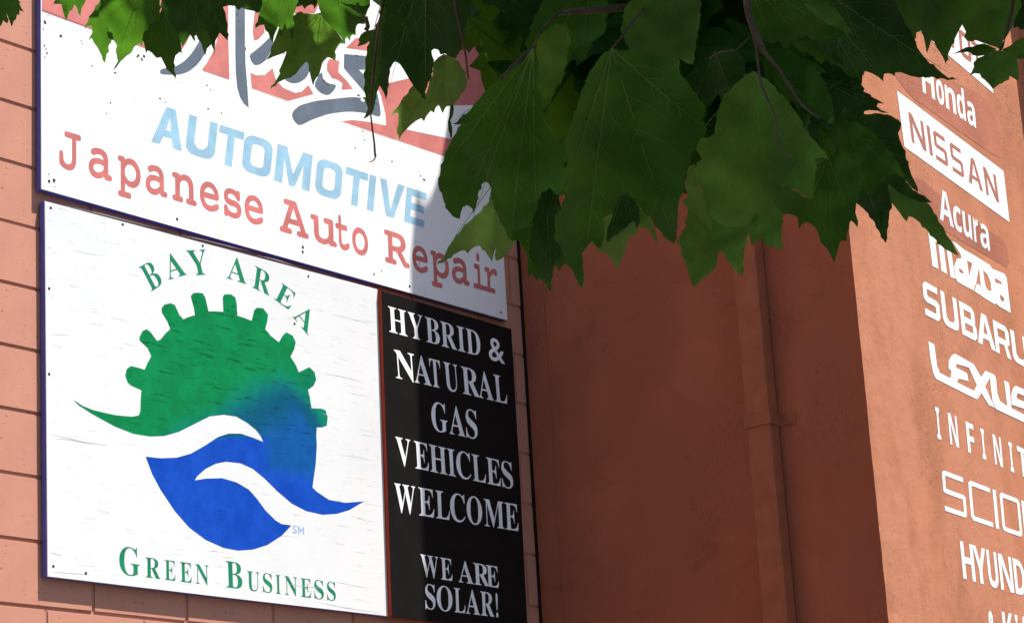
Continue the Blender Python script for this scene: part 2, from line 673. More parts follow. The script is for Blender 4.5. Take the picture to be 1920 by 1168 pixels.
# mortar bed behind the blocks
TOPL = JZ + 27 * BH
V = [(-9.4, 0.0055, 0.0), (WALL_END, 0.0055, 0.0), (WALL_END, 0.0055, TOPL), (-9.4, 0.0055, TOPL),
     (-9.4, 0.19, 0.0), (WALL_END, 0.19, 0.0), (WALL_END, 0.19, TOPL), (-9.4, 0.19, TOPL)]
mesh_ob('mortar', V, [(0, 1, 2, 3), (1, 5, 6, 2), (5, 4, 7, 6), (4, 0, 3, 7), (3, 2, 6, 7)], m_block, bw)

# ------------------------------------------------------------------ stucco building (side wall + painted front)
sb = thing('stucco_building', 'orange stucco building with car makes painted on its sunny front', 'building', MR)
SIDE_TOP = [(0.0, 6.92), (0.55, 6.93), (0.93, 6.98), (1.11, 7.13), (1.225, 7.31), (1.32, 7.50)]


def corner_n(z):
    pts = [(0, 1.533), (4.9, 1.533), (5.8, 1.58), (6.5, 1.62), (7.0, 1.60), (7.5, 1.57), (7.75, 1.52)]
    for (a, b), (c, d) in zip(pts, pts[1:]):
        if z <= c:
            return b + (d - b) * (z - a) / (c - a)
    return pts[-1][1]


r2 = random.Random(9)
zs = [0, 1, 2, 2.4] + [2.4 + 0.05 * i for i in range(1, 52)] + [5.3, 5.8, 6.2, 6.5, 6.8, 7.13, 7.5, 7.75]
jit = {z: (r2.uniform(-0.0009, 0.0009) if 2.3 < z < 5.2 else 0.0) for z in zs}
# side wall: front sheet with uneven arris, closed behind
V, F = [], []
for z in zs:
    V.append((corner_n(z) + jit[z], 0.0, z))          # arris
for z in zs:
    top = z
    V.append((1.32 if z <= 7.5 else 1.40, 0.0, z))
for i in range(len(zs) - 1):
    F.append((len(zs) + i, i, i + 1, len(zs) + i + 1))
b = len(V)
poly = [(0.012, 0.0)] + [(1.32, zs[0])] + [(1.32, z) for z in zs[1:] if z <= 7.5] + [p for p in SIDE_TOP[::-1][1:-1]] + [(0.012, 6.92)]
V += [(n, 0.0, z) for n, z in poly]
F.append(tuple(range(b, b + len(poly))))
# thickness
b2 = len(V)
prof = [(0.012, 0.0), (1.38, 0.0), (1.38, 7.52), (1.32, 7.50)] + [p for p in SIDE_TOP[::-1][1:-1]] + [(0.012, 6.92)]
V += [(n, 0.22, z) for n, z in prof]
F.append(tuple(range(b2, b2 + len(prof)))[::-1])
b3 = len(V)
V += [(n, 0.0, z) for n, z in prof]
for i in range(2, len(prof)):
    j = (i + 1) % len(prof)
    F.append((b3 + i, b3 + j, b2 + j, b2 + i))
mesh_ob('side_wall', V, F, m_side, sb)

MRi = MR.inverted()


def fl(u, h, z):
    """point of the front wall (u along it, h proud of it) in the building's own frame"""
    return MRi @ (MF @ Vector((u, -h, z)))


V, F = [], []
us = [0.0, 0.35, 3.4, 9.0]
FT = 7.75
for z in zs:
    a = MRi @ (C0 + Ln * (corner_n(z) - 1.533) + Vector((0, 0, z)))
    a.x += jit[z]
    V += [a] + [fl(u, 0, z) for u in us[1:]]
for i in range(len(zs) - 1):
    for k in range(3):
        a = i * 4 + k
        F.append((a, a + 1, a + 5, a + 4))
n = len(V)
V += [fl(0.16, -0.15, 0), fl(9, -0.15, 0), fl(9, -0.15, FT), fl(0.16, -0.15, FT)]
L = (len(zs) - 1) * 4
F += [(n + 1, n, n + 3, n + 2), (L, L + 1, L + 2, L + 3, n + 2, n + 3), (L, n + 3, n, 0)]
mesh_ob('front_wall', V, F, m_front, sb)

# projecting pier further along the front, its shadow falls across the wall
PU, PD = 2.40, 0.40
V = [fl(PU, 0.0, 0), fl(PU, PD, 0), fl(PU + .7, PD, 0), fl(PU + .7, 0, 0),
     fl(PU, 0.0, FT + .1), fl(PU, PD, FT + .1), fl(PU + .7, PD, FT + .1), fl(PU + .7, 0, FT + .1)]
mesh_ob('pier', V, [(0, 1, 5, 4), (1, 2, 6, 5), (2, 3, 7, 6), (4, 5, 6, 7)], m_front, sb)

# stucco return strip next to the block wall
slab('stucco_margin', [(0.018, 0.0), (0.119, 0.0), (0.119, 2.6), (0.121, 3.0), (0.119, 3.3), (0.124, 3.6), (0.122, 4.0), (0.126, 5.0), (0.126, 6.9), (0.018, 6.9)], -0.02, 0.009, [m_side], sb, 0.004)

# closing strip deep in the joint between the two walls
slab('joint_backing', [(-0.06, 0.0), (0.03, 0.0), (0.03, 6.9), (-0.06, 6.9)], -0.24, -0.05, [m_side], sb)
slab('joint_shade_strip', [(0.001, 0.0), (0.0175, 0.0), (0.0175, 6.9), (0.001, 6.9)], -0.03, 0.002, [m_joint_shade], sb)  # near-black strip, paints the shade of the open corner gap

# downspout
dp = slab('downspout', [(1.064, 0.3), (1.166, 0.3), (1.166, 6.9), (1.064, 6.9)], 0.010, 0.070, [m_pipe], sb, 0.004)
n0, zz = uvR(1400, 792, 0.07)
st = []
V = []
F = []
sh = 0.022
prof = [(1.035, 0.0), (1.035, 0.003), (1.059, 0.003), (1.059, 0.075), (1.171, 0.075), (1.171, 0.003), (1.235, 0.003), (1.235, 0.0)]
for (a, h) in prof:
    V += [(a, -h, zz - sh), (a, -h, zz + sh)]
for i in range(len(prof) - 1):
    F.append((2 * i, 2 * i + 2, 2 * i + 3, 2 * i + 1))
F.append(tuple(2 * i + 1 for i in range(len(prof))))
F.append(tuple(2 * i for i in range(len(prof)))[::-1])
stp = mesh_ob('strap', V, F, m_pipe, dp)

